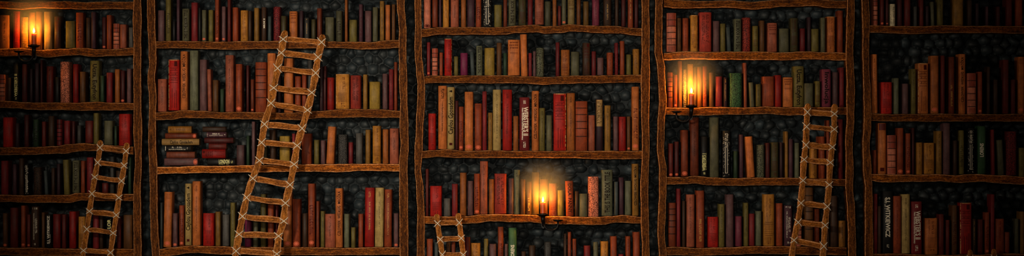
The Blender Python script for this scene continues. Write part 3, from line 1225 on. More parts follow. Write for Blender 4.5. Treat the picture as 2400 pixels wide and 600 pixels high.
def book_parts(w, h, d, col, style, seed):
    """list of (part name, mesh builder, materials, label)"""
    rnd = random.Random(seed)
    mult = 1.0
    if '*' in col:
        col, q = col.split('*'); mult = float(q)
        mult = mult ** 1.5
    v = rnd.uniform(0.9, 1.1)
    tint = tuple(c * mult * v for c in lin(PAL[col]))
    dark = tuple(c * 0.14 for c in tint)  # raised band colour, with the shadow of the grooves painted in
    bul = min(0.44 * w, 0.017)
    parts = []
    mb = MB(); cover_mesh(mb, w, h, bul, d, tint)
    parts.append(('cover', mb, [M_WOVEN if 'd' in style and not style.startswith('T') else M_COVER], None))
    mb = MB(); pages_mesh(mb, w, h, bul, d)
    parts.append(('page_block', mb, [M_PAGES], None))
    full = w * 0.49
    inky = M_INK if sum(tint) > 0.06 else M_GOLD

    def add(name, mb, mat, lab=None):
        if mb.v: parts.append((name, mb, [mat], lab))

    if style.startswith('T'):
        s, dr, ink, f0, f1, ch, sh = TXT[style[1:]]
        mb = MB(); put_text(mb, s, w, h, bul, dr, f0, f1, ch, sh)
        key = style[1:]
        if key == 'pla':
            put_text(mb, 'Uczta Eutyfron Obrona Sokratesa', w, h, bul, -1, 0.25, 0.72, 0.16, 0.0)
        if key == 'web':
            put_text(mb, 'New Riverside University Dictionary', w, h, bul, -1, 0.2, 0.8, 0.15, -0.18)
            em = MB(); put_glyphs(em, w, h, bul, 0.06, 0.14, 0.0, w * 0.25, 0.006, rnd, 0); add('emblem', em, M_WHITE)
            em = MB(); put_glyphs(em, w, h, bul, 0.84, 0.95, 0.0, w * 0.25, 0.006, rnd, 0.1); add('emblem', em, M_WHITE)
        if key in ('wit', 'wiu'):
            put_glyphs(mb, w, h, bul, 0.12 if key == 'wit' else 0.6, 0.3 if key == 'wit' else 0.85, -w * 0.27 if key == 'wit' else w * 0.3, w * 0.1, 0.004, rnd)
            if key == 'wit':
                em = MB(); put_glyphs(em, w, h, bul, 0.86, 0.93, 0, w * 0.2, 0.006, rnd, 0); add('emblem', em, M_WHITE)
        if key in ('weu', 'wev'):
            put_glyphs(mb, w, h, bul, 0.4, 0.85, w * 0.3, w * 0.1, 0.004, rnd)
            em = MB(); put_glyphs(em, w, h, bul, 0.9, 0.97, 0, w * 0.3, 0.006, rnd, 0); add('emblem', em, INKS[ink])
        if key == 'lon':
            put_glyphs(mb, w, h, bul, 0.42, 0.8, -w * 0.33, w * 0.1, 0.0035, rnd)
            em = MB(); put_glyphs(em, w, h, bul, 0.86, 0.93, 0, w * 0.3, 0.005, rnd, 0); add('emblem', em, INKS[ink])
        if key == 'lin':
            put_glyphs(mb, w, h, bul, 0.45, 0.97, -w * 0.25, w * 0.3, 0.006, rnd, 0.05)
            put_glyphs(mb, w, h, bul, 0.7, 0.95, w * 0.2, w * 0.2, 0.006, rnd, 0.3)
        if key == 'cay':
            if not h < 0.25 or True:
                em = MB()
                put_rect(em, -w * 0.2, w * 0.2, h * 0.925, h * 0.94, w, bul, n=2); put_rect(em, -w * 0.02, w * 0.14, h * 0.915, h * 0.95, w, bul, n=2)
                add('emblem', em, M_INK)
                em = MB(); put_rect(em, -w * 0.2, w * 0.2, h * 0.06, h * 0.1, w, bul, n=2); add('emblem', em, M_REDINK)
        add('lettering', mb, INKS[ink])
        return parts, bul
    for c in style:
        mb = MB()
        if c == 't':
            ink = M_INK if sum(tint) > 0.09 else M_GOLD
            if col in ('red', 'cri', 'dkr', 'rus'): ink = M_REDINK if rnd.random() < 0.5 and sum(tint) > 0.2 else (M_GOLD if rnd.random() < 0.35 else M_INK)
            em = MB(); put_glyphs(em, w, h, bul, 0.07, rnd.uniform(0.14, 0.2), 0, w * 0.2, 0.006, rnd, 0); add('lettering', em, ink)
            put_glyphs(mb, w, h, bul, 0.24, rnd.uniform(0.66, 0.85), 0, w * 0.15, 0.005, rnd, 0.2)
            add('lettering', mb, ink)
        elif c == 'y':
            put_glyphs(mb, w, h, bul, 0.5, 0.9, 0, w * 0.26, 0.007, rnd, 0.12)
            add('lettering', mb, M_GOLD)
        elif c == 'n':
            put_glyphs(mb, w, h, bul, 0.15, 0.82, -w * 0.14, w * 0.12, 0.0042, rnd, 0.12)
            put_glyphs(mb, w, h, bul, 0.3, 0.68, w * 0.16, w * 0.24, 0.0065, rnd, 0.12)
            put_glyphs(mb, w, h, bul, 0.03, 0.09, 0, w * 0.6, 0.005, rnd, 0)
            put_glyphs(mb, w, h, bul, 0.9, 0.96, 0, w * 0.2, 0.005, rnd, 0)
            add('lettering', mb, M_WHITE)
        elif c == 'N':
            put_glyphs(mb, w, h, bul, 0.16, 0.8, -w * 0.15, w * 0.14, 0.004, rnd, 0.12)
            put_glyphs(mb, w, h, bul, 0.28, 0.68, w * 0.17, w * 0.2, 0.0055, rnd, 0.12)
            put_glyphs(mb, w, h, bul, 0.85, 0.9, 0, w * 0.3, 0.005, rnd, 0)
            add('lettering', mb, M_WHITE)
            mb = MB(); put_rect(mb, -full, full, h * 0.955, h * 0.975, w, bul)
            add('spine_band', mb, M_WHITE, 'pale stripe across the end of the spine')
        elif c == 'o':
            put_glyphs(mb, w, h, bul, 0.34, 0.84, 0, w * 0.5, max(0.008, w * 0.35), rnd, 0.0)
            add('ornament_lettering', mb, M_REDINK if col in ('rus', 'ora', 'cri', 'bro', 'plu') else M_INK)
        elif c == 's':
            put_seal(mb, w, h, bul, max(0.013, h * 0.07))
            add('seal', mb, M_SEAL if sum(tint) < 0.75 else M_REDINK, 'pale oval emblem low on the spine')
        elif c == 'h':
            for k in range(5):
                z = h * (0.965 - 0.021 * k)
                put_rect(mb, -full, full, z - 0.0013, z, w, bul)
            add('ruled_lines', mb, M_REDINK)
        elif c == 'l':
            for k in range(8):
                z = h * (0.46 - 0.036 * k)
                put_rect(mb, -full * 0.9, full * 0.9, z - 0.0018, z, w, bul)
            put_glyphs(mb, w, h, bul, 0.06, 0.45, w * 0.1, w * 0.16, 0.007, rnd, 0.2)
            em = MB(); put_glyphs(em, w, h, bul, 0.84, 0.97, w * 0.05, w * 0.3, 0.007, rnd, 0.2); add('lettering', em, M_REDINK)
            if rnd.random() < 0.6: put_glyphs(mb, w, h, bul, 0.04, 0.46, -w * 0.2, w * 0.08, 0.006, rnd, 0.1)
            add('ruled_lines', mb, M_REDINK)
        elif c == 'u':
            for k in range(7):
                z = h * (0.84 - 0.048 * k)
                put_rect(mb, -full * 0.75, full * 0.75, z - 0.0022, z, w, bul)
                if k % 2: put_glyphs(mb, w, h, bul, 1 - z / h - 0.03, 1 - z / h, 0, w * 0.45, 0.004, rnd, 0)
            em = MB()
            for xx in (-0.16, 0.06, 0.22):
                put_rect(em, w * xx, w * xx + w * 0.04, h * 0.05, h * rnd.uniform(0.3, 0.46), w, bul, n=1)
            add('tooled_strips', em, M_REDINK)
            em = MB(); put_rect(em, w * 0.05, w * 0.32, h * 0.87, h * 0.965, w, bul, n=3); add('tooled_panel', em, M_REDINK)
            add('ruled_lines', mb, M_REDINK)
        elif c == 'a':
            for k, wd in enumerate((0.34, 0.36, 0.3)):
                zc = 0.06 + 0.075 * k
                x = -w * wd
                while x < w * wd:
                    g = w * rnd.uniform(0.06, 0.12)
                    put_rect(mb, x, x + g * 0.55, h * (1 - zc - 0.04), h * (1 - zc), w, bul, n=1)
                    put_rect(mb, x, x + g, h * (1 - zc - 0.012), h * (1 - zc), w, bul, n=1)
                    x += g * 1.3
            for z in (0.64, 0.615): put_rect(mb, -full, full, h * z - 0.0016, h * z, w, bul)
            add('lettering', mb, M_REDINK)
        elif c == 'c':
            put_glyphs(mb, w, h, bul, 0.08, 0.78, -w * 0.17, w * 0.2, 0.0068, rnd, 0.14)
            put_glyphs(mb, w, h, bul, 0.06, 0.8, w * 0.15, w * 0.2, 0.0068, rnd, 0.14)
            add('lettering', mb, M_INK)
        elif c == 'e':
            side = rnd.choice((-1, 1))
            z = 0.004
            while z < h * 0.97:
                g = rnd.uniform(0.004, 0.02)
                q = rnd.uniform(0.02, 0.075)
                z2 = min(h * 0.985, z + g)
                xa, xb = sorted((side * w * 0.488, side * w * (0.488 - q)))
                put_rect(mb, xa, xb, z, z2, w, bul, n=2)
                z = z2 + rnd.choice((0, 0, 0.004, 0.012))
            put_rect(mb, -full * 0.9, full * 0.9, h * 0.985, h * 0.997, w, bul)
            add('worn_edge', mb, M_WORN, 'frayed pale edge of the spine')
        elif c in 'bk':
            zz = (0.82, 0.66, 0.5, 0.34, 0.18) if c == 'k' else (0.86, 0.73, 0.59, 0.45, 0.29)
            if c == 'k':
                mb2 = MB(); put_rect(mb2, -full, full, h * 0.67, h * 0.995, w, bul, tint=tuple(t_ * f for t_, f in zip(tint, (0.5, 0.26, 0.22))), n=8)
                parts.append(('spine_label', mb2, [M_COVER], 'darker red label panels at the top of the spine'))
                mb2 = MB(); put_rect(mb2, -full * 0.96, full * 0.96, h * 0.03, h * 0.15, w, bul, tint=tuple(t_ * f for t_, f in zip(tint, (0.6, 0.4, 0.34))), n=8)
                parts.append(('spine_label', mb2, [M_COVER], 'darker red panel at the foot of the spine'))
            for z in zz:
                mb = MB()
                hb = 0.0028
                vs, fs = [], []
                n = 8
                for i in range(n + 1):
                    x = -full + 2 * full * i / n
                    y = prof(x, w, bul)
                    vs += [(x, y - 0.0002, h * z - hb), (x, y - 0.0016, h * z - hb * 0.5), (x, y - 0.0016, h * z + hb * 0.5), (x, y - 0.0002, h * z + hb)]
                for i in range(n):
                    for j in range(3):
                        fs.append([4 * i + j, 4 * i + 4 + j, 4 * i + 5 + j, 4 * i + 1 + j])
                mb.add(vs, fs, dark)
                parts.append(('raised_band', mb, [M_COVER], None))
        elif c == 'q':
            tn = lin(PAL['tan'])
            put_rect(mb, -full, full, h * 0.47, h * 0.985, w, bul, tint=tn, n=10)
            parts.append(('spine_label', mb, [M_COVER], 'tan paper label on the upper half of the spine'))
            mb = MB()
            _o = OFFS
            put_glyphs2(mb, w, h, bul, rnd)
            add('lettering', mb, M_INK)
        elif c == 'j':
            put_rect(mb, -full, full, h * 0.86, h * 0.99, w, bul, tint=lin(PAL['dkr']), n=10)
            parts.append(('spine_label', mb, [M_COVER], 'dark red label at the top of the spine'))
            mb = MB(); put_rect(mb, -w * 0.25, w * 0.25, h * 0.05, h * 0.12, w, bul)
            add('ornament_lettering', mb, M_REDINK)
        elif c == 'f':
            a, b2 = w * 0.13, 0.0011
            for x in (-a, a): put_rect(mb, x - b2, x + b2, h * 0.1, h * 0.64, w, bul, n=1)
            put_rect(mb, -a, a, h * 0.1, h * 0.1 + 0.0018, w, bul, n=2)
            put_glyphs(mb, w, h, bul, 0.06, 0.36, 0, w * 0.34, 0.0075, rnd, 0.05)
            for _ in range(60):
                x = rnd.uniform(-0.42, 0.42) * w
                if abs(x) < a * 1.3: continue
                z = rnd.uniform(0.03, 0.95) * h
                put_rect(mb, x - 0.0009, x + 0.0009, z, z + rnd.uniform(0.002, 0.005), w, bul, n=1)
            add('frame_ornament', mb, M_GOLD if rnd.random() < 0 else M_WHITE)
    return parts, bul


def put_glyphs2(mb, w, h, bul, rnd):
    tmp = MB()
    put_glyphs(tmp, w, h, bul, 0.08, 0.48, w * 0.2, w * 0.2, 0.0075, rnd, 0.12)
    put_glyphs(tmp, w, h, bul, 0.05, 0.5, -w * 0.16, w * 0.3, 0.012, rnd, 0.1)
    mb.add([(x, y - 0.0004, z) for x, y, z in tmp.v], tmp.f)


books = []
ROWN = {'A': 5, 'B': 4, 'C': 5, 'D': 4, 'E': 4}
SHELF_OF = {'A': 1, 'B': 1, 'C': 1, 'D': 1, 'E': 1}
for (bay, row), txt in DATA.items():
    shelf = SH[bay][row + 1][0]
    si = ord(bay) - 65
    rows = []
    for ln in txt.strip().splitlines():
        q = ln.split()
        rows.append(dict(x0=float(q[0]), x1=float(q[1]), top=float(q[2]), col=q[3], st=q[4], lean=float(q[5][1:]) if len(q) > 5 else 0.0, bay=bay, row=row, lying=False))
    for b, c in zip(rows, rows[1:]):
        if b['x1'] > c['x0'] - 0.5:
            m = (b['x1'] + c['x0']) / 2
            b['x1'], c['x0'] = m - 0.3, m + 0.3
    for k, b in enumerate(rows):
        xs = np.linspace(b['x0'], b['x1'], 9)
        kk = si * 7 + row + 1
        b['base'] = min(interp(shelf, x) + 0.5 * wobble(kk, x) for x in xs) - 0.45
        books.append(b)
for si, st in enumerate(STACKS):
    for k, (x0, x1, y0, y1, col, sty) in enumerate(st):
        books.append(dict(x0=x0, x1=x1, top=y0, base=y1, col=col, st=sty, lean=0, bay='B', row=2, lying=True, stack=si, k=k))

for i, b in enumerate(books):
    xa, xb = max(0, b['x0']), min(2400, b['x1'])
    ya, yb = max(0, b['top']), min(600, b['base'])
    b['area'] = max(0, xb - xa) * max(0, yb - ya)
    b['seed'] = 1000 + i * 17
big = set(id(b) for b in sorted(books, key=lambda b: -b['area'])[:300])

ROWW = {5: ['top row', 'second row', 'third row', 'fourth row', 'bottom row'], 4: ['top row', 'second row', 'third row', 'bottom row']}
ORD = 'first second third fourth fifth sixth seventh eighth ninth tenth eleventh twelfth thirteenth fourteenth fifteenth sixteenth seventeenth eighteenth'.split()
SFEAT = dict(t='with small lettering', y='with gold lettering', n='with pale lettering', N='with pale lettering', o='with ornate lettering', s='with oval emblem', h='with ruled lines',
             l='with ruled lines', u='with ruled lines', a='with lettering block on top', c='with two lettering columns', b='with raised bands', k='with dark bands', q='with tan label',
             j='with dark top label', f='with white frame ornament', d='with speckled cover')
NUM = {2: 'two', 3: 'three', 4: 'four', 5: 'five', 6: 'six', 7: 'seven', 8: 'eight'}


def book_label(b, rowbooks):
    col = b['col'].split('*')[0]
    cw = WORD[col]
    st = b['st']
    feat = FEAT.get(st[1:], '') if st.startswith('T') else next((SFEAT[c] for c in st if c in SFEAT), '')
    place = ROWW[ROWN[b['bay']]][b['row']] + ', ' + BAYLAB[b['bay']][1]
    if b['lying']:
        pos = ['bottom of', 'second up in', 'third up in', 'fourth up in', 'fifth up in', 'top of'][b['k']]
        return f"{cw} book lying flat, {pos} the {'taller-looking left' if b['stack'] == 0 else 'right'} stack, second bookcase".replace('taller-looking left', 'left')
    h, w = b['base'] - b['top'], b['x1'] - b['x0']
    hm = max(q['base'] - q['top'] for q in rowbooks)
    size = 'thin' if w <= 9 else 'wide' if w >= 22 else 'tall' if h > 0.85 * hm else 'short' if h < 0.6 * hm else ''
    same = [q for q in rowbooks if q['col'].split('*')[0] == col]
    n = len(same)
    i = next(k for k, q in enumerate(same) if q is b)
    if n == 1: pos = f'only {cw} one in'
    elif n <= 4: pos = f'{ORD[i]} {cw} one from left in'
    else: pos = None
    if pos is None:
        k = rowbooks.index(b)
        m = len(rowbooks) - 1 - k
        pos = f'{ORD[k]} from left in' if k <= m else f'{ORD[m]} from right in'
        head = f'{size} {cw} book {feat}'
    else:
        head = f'{size} {cw} book {feat}'
    lab = f'{head}, {pos} {place}'
    if len(lab.replace('-', ' ').split()) > 16: lab = f'{size} {cw} book, {pos} {place}'
    if len(lab.replace('-', ' ').split()) > 16: lab = f'{cw} book, {pos} {place}'
    return ' '.join(lab.split()).replace(' ,', ',')


stuff = MB()
stuff_mats = []
rowsets = {}
for b in books:
    if not b['lying']: rowsets.setdefault((b['bay'], b['row']), []).append(b)
ROWG = {}
for b in books:
    rnd = random.Random(b['seed'])
    d = rnd.uniform(0.135, 0.175)
    ys = 0.012 + rnd.uniform(0.0, 0.016)
    if b['lying']:
        w = (b['base'] - b['top']) * S * 1.25; h = (b['x1'] - b['x0']) * S
        if b['k'] == 0:
            b['base'] = min(interp(SH['B'][3][0], x) + 0.5 * wobble(1 * 7 + 3, x) for x in np.linspace(b['x0'], b['x1'], 12)) - 0.4
            zlev = PZ(b['base'])
        zc = zlev + w / 2
        zlev = zlev + w + 0.0004
        loc = (PX(b['x0']), 0.016 + rnd.uniform(0, 0.006), zc)
        # spine axis (+z of the book) points along -x ... the top of the spine lies to the left
        rot = Matrix.Rotation(math.radians(-90), 4, 'Y')
        loc = (PX(b['x1']), loc[1], zc)
        h = h
        M = Matrix.Translation(loc) @ rot
    else:
        w = (b['x1'] - b['x0']) * S; h = (b['base'] - b['top']) * S
        ang = math.atan2(b['lean'] * S, h)
        lift = abs(math.sin(ang)) * w / 2
        loc = (PX((b['x0'] + b['x1']) / 2), ys, PZ(b['base']) + lift)
        h = max(0.01, h - lift)
        M = Matrix.Translation(loc) @ Matrix.Rotation(ang, 4, 'Y')
    parts, bul = book_parts(w, h, d, b['col'], b['st'], b['seed'])
    if id(b) in big:
        root = empty('book', (0, 0, 0))
        root.matrix_world = M
        lab = book_label(b, rowsets[(b['bay'], b['row'])])
        tag(root, lab, 'book', ('books lying in stacks, second bookcase' if b['lying'] else f"books standing in the {ROWW[ROWN[b['bay']]][b['row']]} of the {BAYLAB[b['bay']][1]}"))
        for nm, mb, mats, pl in parts:
            o = mb.build(nm, mats, root, sharp=50 if nm == 'cover' else None)
            if pl: o['label'] = pl
    else:
        for nm, mb, mats, pl in parts:
            if mats[0] not in stuff_mats: stuff_mats.append(mats[0])
            mi = stuff_mats.index(mats[0])
            o0 = len(stuff.v)
            stuff.v += [tuple(M @ Vector(p)) for p in mb.v]
            for f, t, s_ in zip(mb.f, mb.t, mb.sm):
                stuff.f.append([q + o0 for q in f]); stuff.t.append(t); stuff.mi.append(mi); stuff.sm.append(s_)
so = stuff.build('small_books', stuff_mats, None, sharp=50)
tag(so, 'the many thin and short books filling gaps between larger ones on all shelves', 'books', kind='stuff')

# ------------------------------------------------------------------ ladders
def ladder(rails, rungs, ytop, ybot, label, rw, seed, rh=12.5, dx=0.0):
    """rails: two polylines in plan units, top first; rungs: (xl, yl, xr, yr); leans from ytop (head) to ybot (foot)"""
    rails = [[(x + dx, y) for x, y in r] for r in rails]
    rungs = [(a + dx, b, c + dx, d) for a, b, c, d in rungs]
    rnd = random.Random(seed)
    zt = max(PZ(r[0][1]) for r in rails)
    foot_px = 600 - FLOOR_Z / S
    def yat(z): return ybot + (ytop - ybot) * (z - FLOOR_Z) / (zt - FLOOR_Z)
    def pos(x, y, dy=0.0):
        z = PZ(y)
        Y = yat(z) + dy
        k = (CAM_D + Y) / CAM_D          # plan measured on the bookcase front
        return Vector((3.0 + (PX(x) - 3.0) * k, Y, 0.75 + (z - 0.75) * k))
    root = empty('ladder', (pos(*rails[0][-1]).x, ybot, FLOOR_Z))
    tag(root, label, 'ladder', 'rope-lashed wooden ladders against the bookcases')
    inv = Matrix.Translation(root.location).inverted()

    def fin(o):
        o.parent = root; o.matrix_parent_inverse = inv
    th = 0.020
    lash = []
    for rail in rails:
        pts = []
        for (x0, y0), (x1, y1) in zip(rail, rail[1:]):
            n = max(1, int(math.hypot(x1 - x0, y1 - y0) / 9))
            for i in range(n):
                pts.append((x0 + (x1 - x0) * i / n, y0 + (y1 - y0) * i / n))
        pts.append(rail[-1])
        # smooth the polyline a little
        for _ in range(2):
            pts = [pts[0]] + [((a[0] + 2 * b[0] + c[0]) / 4, (a[1] + 2 * b[1] + c[1]) / 4) for a, b, c in zip(pts, pts[1:], pts[2:])] + [pts[-1]]
        mb = MB()
        rings = []
        n = len(pts)
        head = []
        hw = rw * S / 2
        # rounded head
        for a in (0.08, 0.35, 0.62, 0.85):
            head.append((a, math.sin(math.acos(1 - a)) if a < 1 else 1))
        sect = []
        d0 = (Vector((pts[1][0], pts[1][1])) - Vector((pts[0][0], pts[0][1]))).normalized()
        for a, wq in head:
            sect.append(((pts[0][0] + d0.x * a * rw * 0.55, pts[0][1] + d0.y * a * rw * 0.55), wq))
        start = Vector(pts[0]) + d0 * rw * 0.55
        body = [p for p in pts if (Vector(p) - start).dot(d0) > 0.5 * 1.0]
        sect += [(p, 1.0) for p in body]
        for i, (p, wq) in enumerate(sect):
            a, c = sect[max(0, i - 1)][0], sect[min(len(sect) - 1, i + 1)][0]
            t = Vector((c[0] - a[0], c[1] - a[1]))
            t = t.normalized() if t.length > 1e-6 else Vector((0, 1))
            nx, ny = t.y, -t.x
            if nx < 0: nx, ny = -nx, -ny
            wv = hw * wq * (1 + 0.09 * math.sin(i * 0.9 + seed) + 0.05 * math.sin(i * 2.3 + seed))
            tv = th / 2 * (0.55 + 0.45 * wq)
            c3 = pos(*p)
            if c3.z < FLOOR_Z + 0.0006: c3.z = FLOOR_Z + 0.0006
            side = Vector((nx, 0, -ny))
            if i == len(sect) - 1: side = Vector((1, 0, 0))
            fr = Vector((0, -1, 0))
            oct_ = [(-1, 0.45), (-0.72, 1), (0, 1.08), (0.72, 1), (1, 0.45), (1, -0.6), (0.75, -1), (-0.75, -1), (-1, -0.6)]
            rings.append([c3 + side * wv * u + fr * tv * v for u, v in oct_])
        m = 9
        vs = [q for r in rings for q in r]
        for i in range(len(rings) - 1):
            for j in range(m):
                a, b = i * m + j, i * m + (j + 1) % m
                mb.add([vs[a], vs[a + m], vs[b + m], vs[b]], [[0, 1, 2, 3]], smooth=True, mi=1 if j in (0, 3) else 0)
        mb.add(rings[0], [list(range(m))]); mb.add(rings[-1], [list(range(m))[::-1]])
        o = mb.build('rail', [LAD_Z, WOOD_EDGE]); weld(o); fin(o)
    for k, (xl, yl, xr, yr) in enumerate(rungs):
        mb = MB()
        a = pos(xl - 3, yl, 0.016); b = pos(xr + 3, yr, 0.016)
        n = 10
        hh = rh * S / 2 * rnd.uniform(0.9, 1.08)
        tilt = math.radians(rnd.uniform(-16, 16))
        rings = []
        for i in range(n + 1):
            t = i / n
            p = a.lerp(b, t)
            p.z += 0.0016 * math.sin(t * 5 + k) + 0.0010 * math.sin(t * 11 + 2 * k)
            q = hh * (1 + 0.06 * math.sin(t * 7 + k))
            tk = 0.0075
            ring = []
            for u, v in ((-1, 0.6), (-0.7, 1), (0.7, 1), (1, 0.6), (1, -1), (-1, -1)):
                dz, dy = u * q, -v * tk
                ring.append(p + Vector((0, dy * math.cos(tilt) - dz * math.sin(tilt), dz * math.cos(tilt) + dy * math.sin(tilt))))
            rings.append(ring)
        m = 6
        vs = [q for r in rings for q in r]
        for i in range(n):
            for j in range(m):
                a_, b_ = i * m + j, i * m + (j + 1) % m
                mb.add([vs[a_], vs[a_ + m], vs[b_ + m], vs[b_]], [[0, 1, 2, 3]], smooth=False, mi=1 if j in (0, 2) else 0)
        mb.add(rings[0], [list(range(m))]); mb.add(rings[-1], [list(range(m))[::-1]])
        o = mb.build('rung', [LAD_X, WOOD_EDGE]); weld(o); fin(o)
        for x, y in ((xl, yl), (xr, yr)):
            # where the rung meets the rail: centre of rail at that height
            rail = rails[0] if x == xl else rails[1]
            xr_ = None
            for (x0, y0), (x1, y1) in zip(rail, rail[1:]):
                if min(y0, y1) <= y <= max(y0, y1):
                    xr_ = x0 + (x1 - x0) * (y - y0) / (y1 - y0) if y1 != y0 else x0
                    break
            if xr_ is None: xr_ = x
            mb = MB()
            c = pos(xr_, y)
            ax, az = rw * S * 0.62, rh * S * rnd.uniform(0.55, 0.75)
            r = 0.0025
            for sgn in (-1, 1):
                j1, j2 = rnd.uniform(0.8, 1.15), rnd.uniform(0.8, 1.15)
                fy = -th / 2 - r * (1.3 if sgn < 0 else 2.6)
                loop = [(-ax, 0.004, sgn * az * j1), (-ax * 0.96, -th * 0.35, sgn * az * j1 * 0.97), (-ax * 0.62, fy, sgn * az * 0.62), (0, fy - 0.0006, sgn * az * 0.05 * j1),
                        (ax * 0.62, fy, -sgn * az * 0.6), (ax * 0.96, -th * 0.35, -sgn * az * j2 * 0.95), (ax, 0.004, -sgn * az * j2)]
                tube(mb, [c + Vector(p) for p in loop], r, 6)
            o = mb.build('cord_lashing', M_CORD); fin(o)
    return root


def extend(rail, xf):
    return rail + [(xf, 600 - FLOOR_Z / S)]


ladder([[(667, 71), (661, 89), (658, 118), (648, 159), (639, 204), (632.5, 242), (618, 285), (611, 328), (605, 378), (592, 411), (576, 460), (566, 504), (558, 546), (550, 591), (540, 660), (524, 740), (512, 820.8)],
        [(754, 80), (750, 103), (742, 136), (736, 177), (726.5, 224), (716, 265), (704.5, 303), (694, 338), (686, 388), (676, 437), (666, 476), (662, 521), (650, 553), (646, 595), (636, 660), (622, 740), (610, 820.8)]],
       [(661, 92, 750, 99), (658, 124, 742, 134), (649, 160, 737, 171), (640, 206, 727, 217), (633, 242, 716, 258), (617, 291, 704, 301), (611, 334, 694, 341), (605, 376, 686, 385), (593, 418, 676, 433), (576, 463, 667, 476),
        (566, 507, 662, 518), (558, 549, 650, 553), (551, 588, 646, 595), (542, 640, 638, 648), (532, 694, 629, 702), (520, 750, 620, 757)],
       -0.042, -0.30, 'long crooked wooden ladder leaning on the second bookcase, reaching its top row', 16, 3, 13.5, 3.0)
ladder([[(235.5, 328), (235, 345), (230, 378), (223, 411), (216, 453), (210, 495), (204, 537), (196, 588), (186, 660), (170, 820.8)],
        [(298, 334), (296, 355), (291, 390), (285, 425), (279, 462), (273, 504), (265, 549), (259, 595), (250, 660), (236, 820.8)]],
       [(235, 346, 296, 354), (230, 381, 291, 388), (223, 415, 285, 424), (216, 454, 279, 463), (210, 495, 273, 504), (204, 537, 265, 546), (197, 587, 259, 592), (189, 640, 252, 646), (181, 700, 246, 706), (175, 760, 240, 766)],
       -0.042, -0.22, 'wooden ladder leaning on the leftmost bookcase beside its upright', 12.5, 11, 11.5)
ladder([[(1892.5, 242), (1890, 261), (1888, 297), (1887, 337), (1884, 358), (1882, 377), (1880, 408), (1879.5, 423), (1875, 475), (1868, 522), (1858, 565), (1854, 597), (1846, 680), (1832, 820.8)],
        [(1954.5, 243), (1953, 270), (1953, 306), (1948, 348), (1943, 386), (1942, 414), (1941, 437), (1936.5, 484), (1931, 532), (1928, 581), (1926, 600), (1920, 680), (1908, 820.8)]],
       [(1890, 263, 1953, 267), (1888, 297, 1953, 303), (1887, 340, 1948, 345), (1882, 374, 1943, 381), (1880, 423, 1941, 433), (1875, 476, 1936, 484), (1868, 521, 1931, 528), (1858, 563, 1928, 577),
        (1849, 640, 1922, 646), (1842, 700, 1917, 706), (1836, 760, 1912, 766)],
       -0.042, -0.24, 'wooden ladder leaning on the fourth bookcase beside its upright', 14, 23, 13, 2.0)
ladder([[(1023.5, 501), (1025.7, 528.5), (1032, 561.5), (1037, 600), (1043, 680), (1052, 820.8)],
        [(1073, 499), (1076, 519), (1081, 558), (1086, 600), (1094, 680), (1106, 820.8)]],
       [(1025.5, 523.5, 1076, 522), (1032, 561, 1081, 558), (1037, 597, 1086, 597), (1042, 660, 1092, 660), (1047, 730, 1098, 730)],
       -0.042, -0.16, 'short wooden ladder leaning on the middle bookcase below the fourth row', 12.5, 31)
ladder([[(2274, 584.5), (2272, 640), (2264, 720), (2258, 820.8)],
        [(2329, 583), (2330, 640), (2326, 720), (2322, 820.8)]],
       [(2274, 606, 2329, 606), (2271, 660, 2329, 660), (2264, 730, 2326, 730)],
       -0.042, -0.13, 'ladder of which only two rail tips show before the rightmost bookcase', 11, 41)

# ------------------------------------------------------------------ candles on iron sconces
def flame_mat():
    m = bpy.data.materials.new('candle_flame')
    m.use_nodes = True
    nt = m.node_tree
    nt.nodes.clear()
    out = N(nt, 'ShaderNodeOutputMaterial')
    em = N(nt, 'ShaderNodeEmission'); em.inputs['Color'].default_value = (1.0, 0.70, 0.26, 1); em.inputs['Strength'].default_value = 9.0
    tr = N(nt, 'ShaderNodeBsdfTransparent')
    ad = N(nt, 'ShaderNodeAddShader')
    nt.links.new(em.outputs[0], ad.inputs[0]); nt.links.new(tr.outputs[0], ad.inputs[1])
    nt.links.new(ad.outputs[0], out.inputs['Surface'])
    return m


M_FLAME = flame_mat()
m_, nt_, b_ = new_mat('orange_wax')
b_.inputs['Base Color'].default_value = (*lin((205, 82, 16)), 1)
b_.inputs['Roughness'].default_value = 0.4
b_.inputs['Subsurface Weight'].default_value = 0.45
b_.inputs['Subsurface Radius'].default_value = (1.0, 0.35, 0.12)
b_.inputs['Subsurface Scale'].default_value = 0.02
M_WAX = m_
M_WICK = plain_mat('burnt_wick', (12, 9, 8), 0.9)


def haze_mat():
    m = bpy.data.materials.new('glow_haze')
    m.use_nodes = True
    nt = m.node_tree
    nt.nodes.clear()
    out = N(nt, 'ShaderNodeOutputMaterial')
    tc = N(nt, 'ShaderNodeTexCoord')
    ln = N(nt, 'ShaderNodeVectorMath', operation='LENGTH')
    nt.links.new(tc.outputs['Object'], ln.inputs[0])
    mr = N(nt, 'ShaderNodeMapRange', interpolation_type='SMOOTHSTEP')
    mr.inputs['From Min'].default_value = 0.15; mr.inputs['From Max'].default_value = 0.98
    mr.inputs['To Min'].default_value = HAZE; mr.inputs['To Max'].default_value = 0.0
    nt.links.new(ln.outputs['Value'], mr.inputs['Value'])
    vo = N(nt, 'ShaderNodeVolumeScatter')
    vo.inputs['Color'].default_value = (0.95, 0.93, 0.9, 1)
    nt.links.new(mr.outputs[0], vo.inputs['Density'])
    nt.links.new(vo.outputs[0], out.inputs['Volume'])
    return m


HAZE = 2.6
M_HAZE = haze_mat()


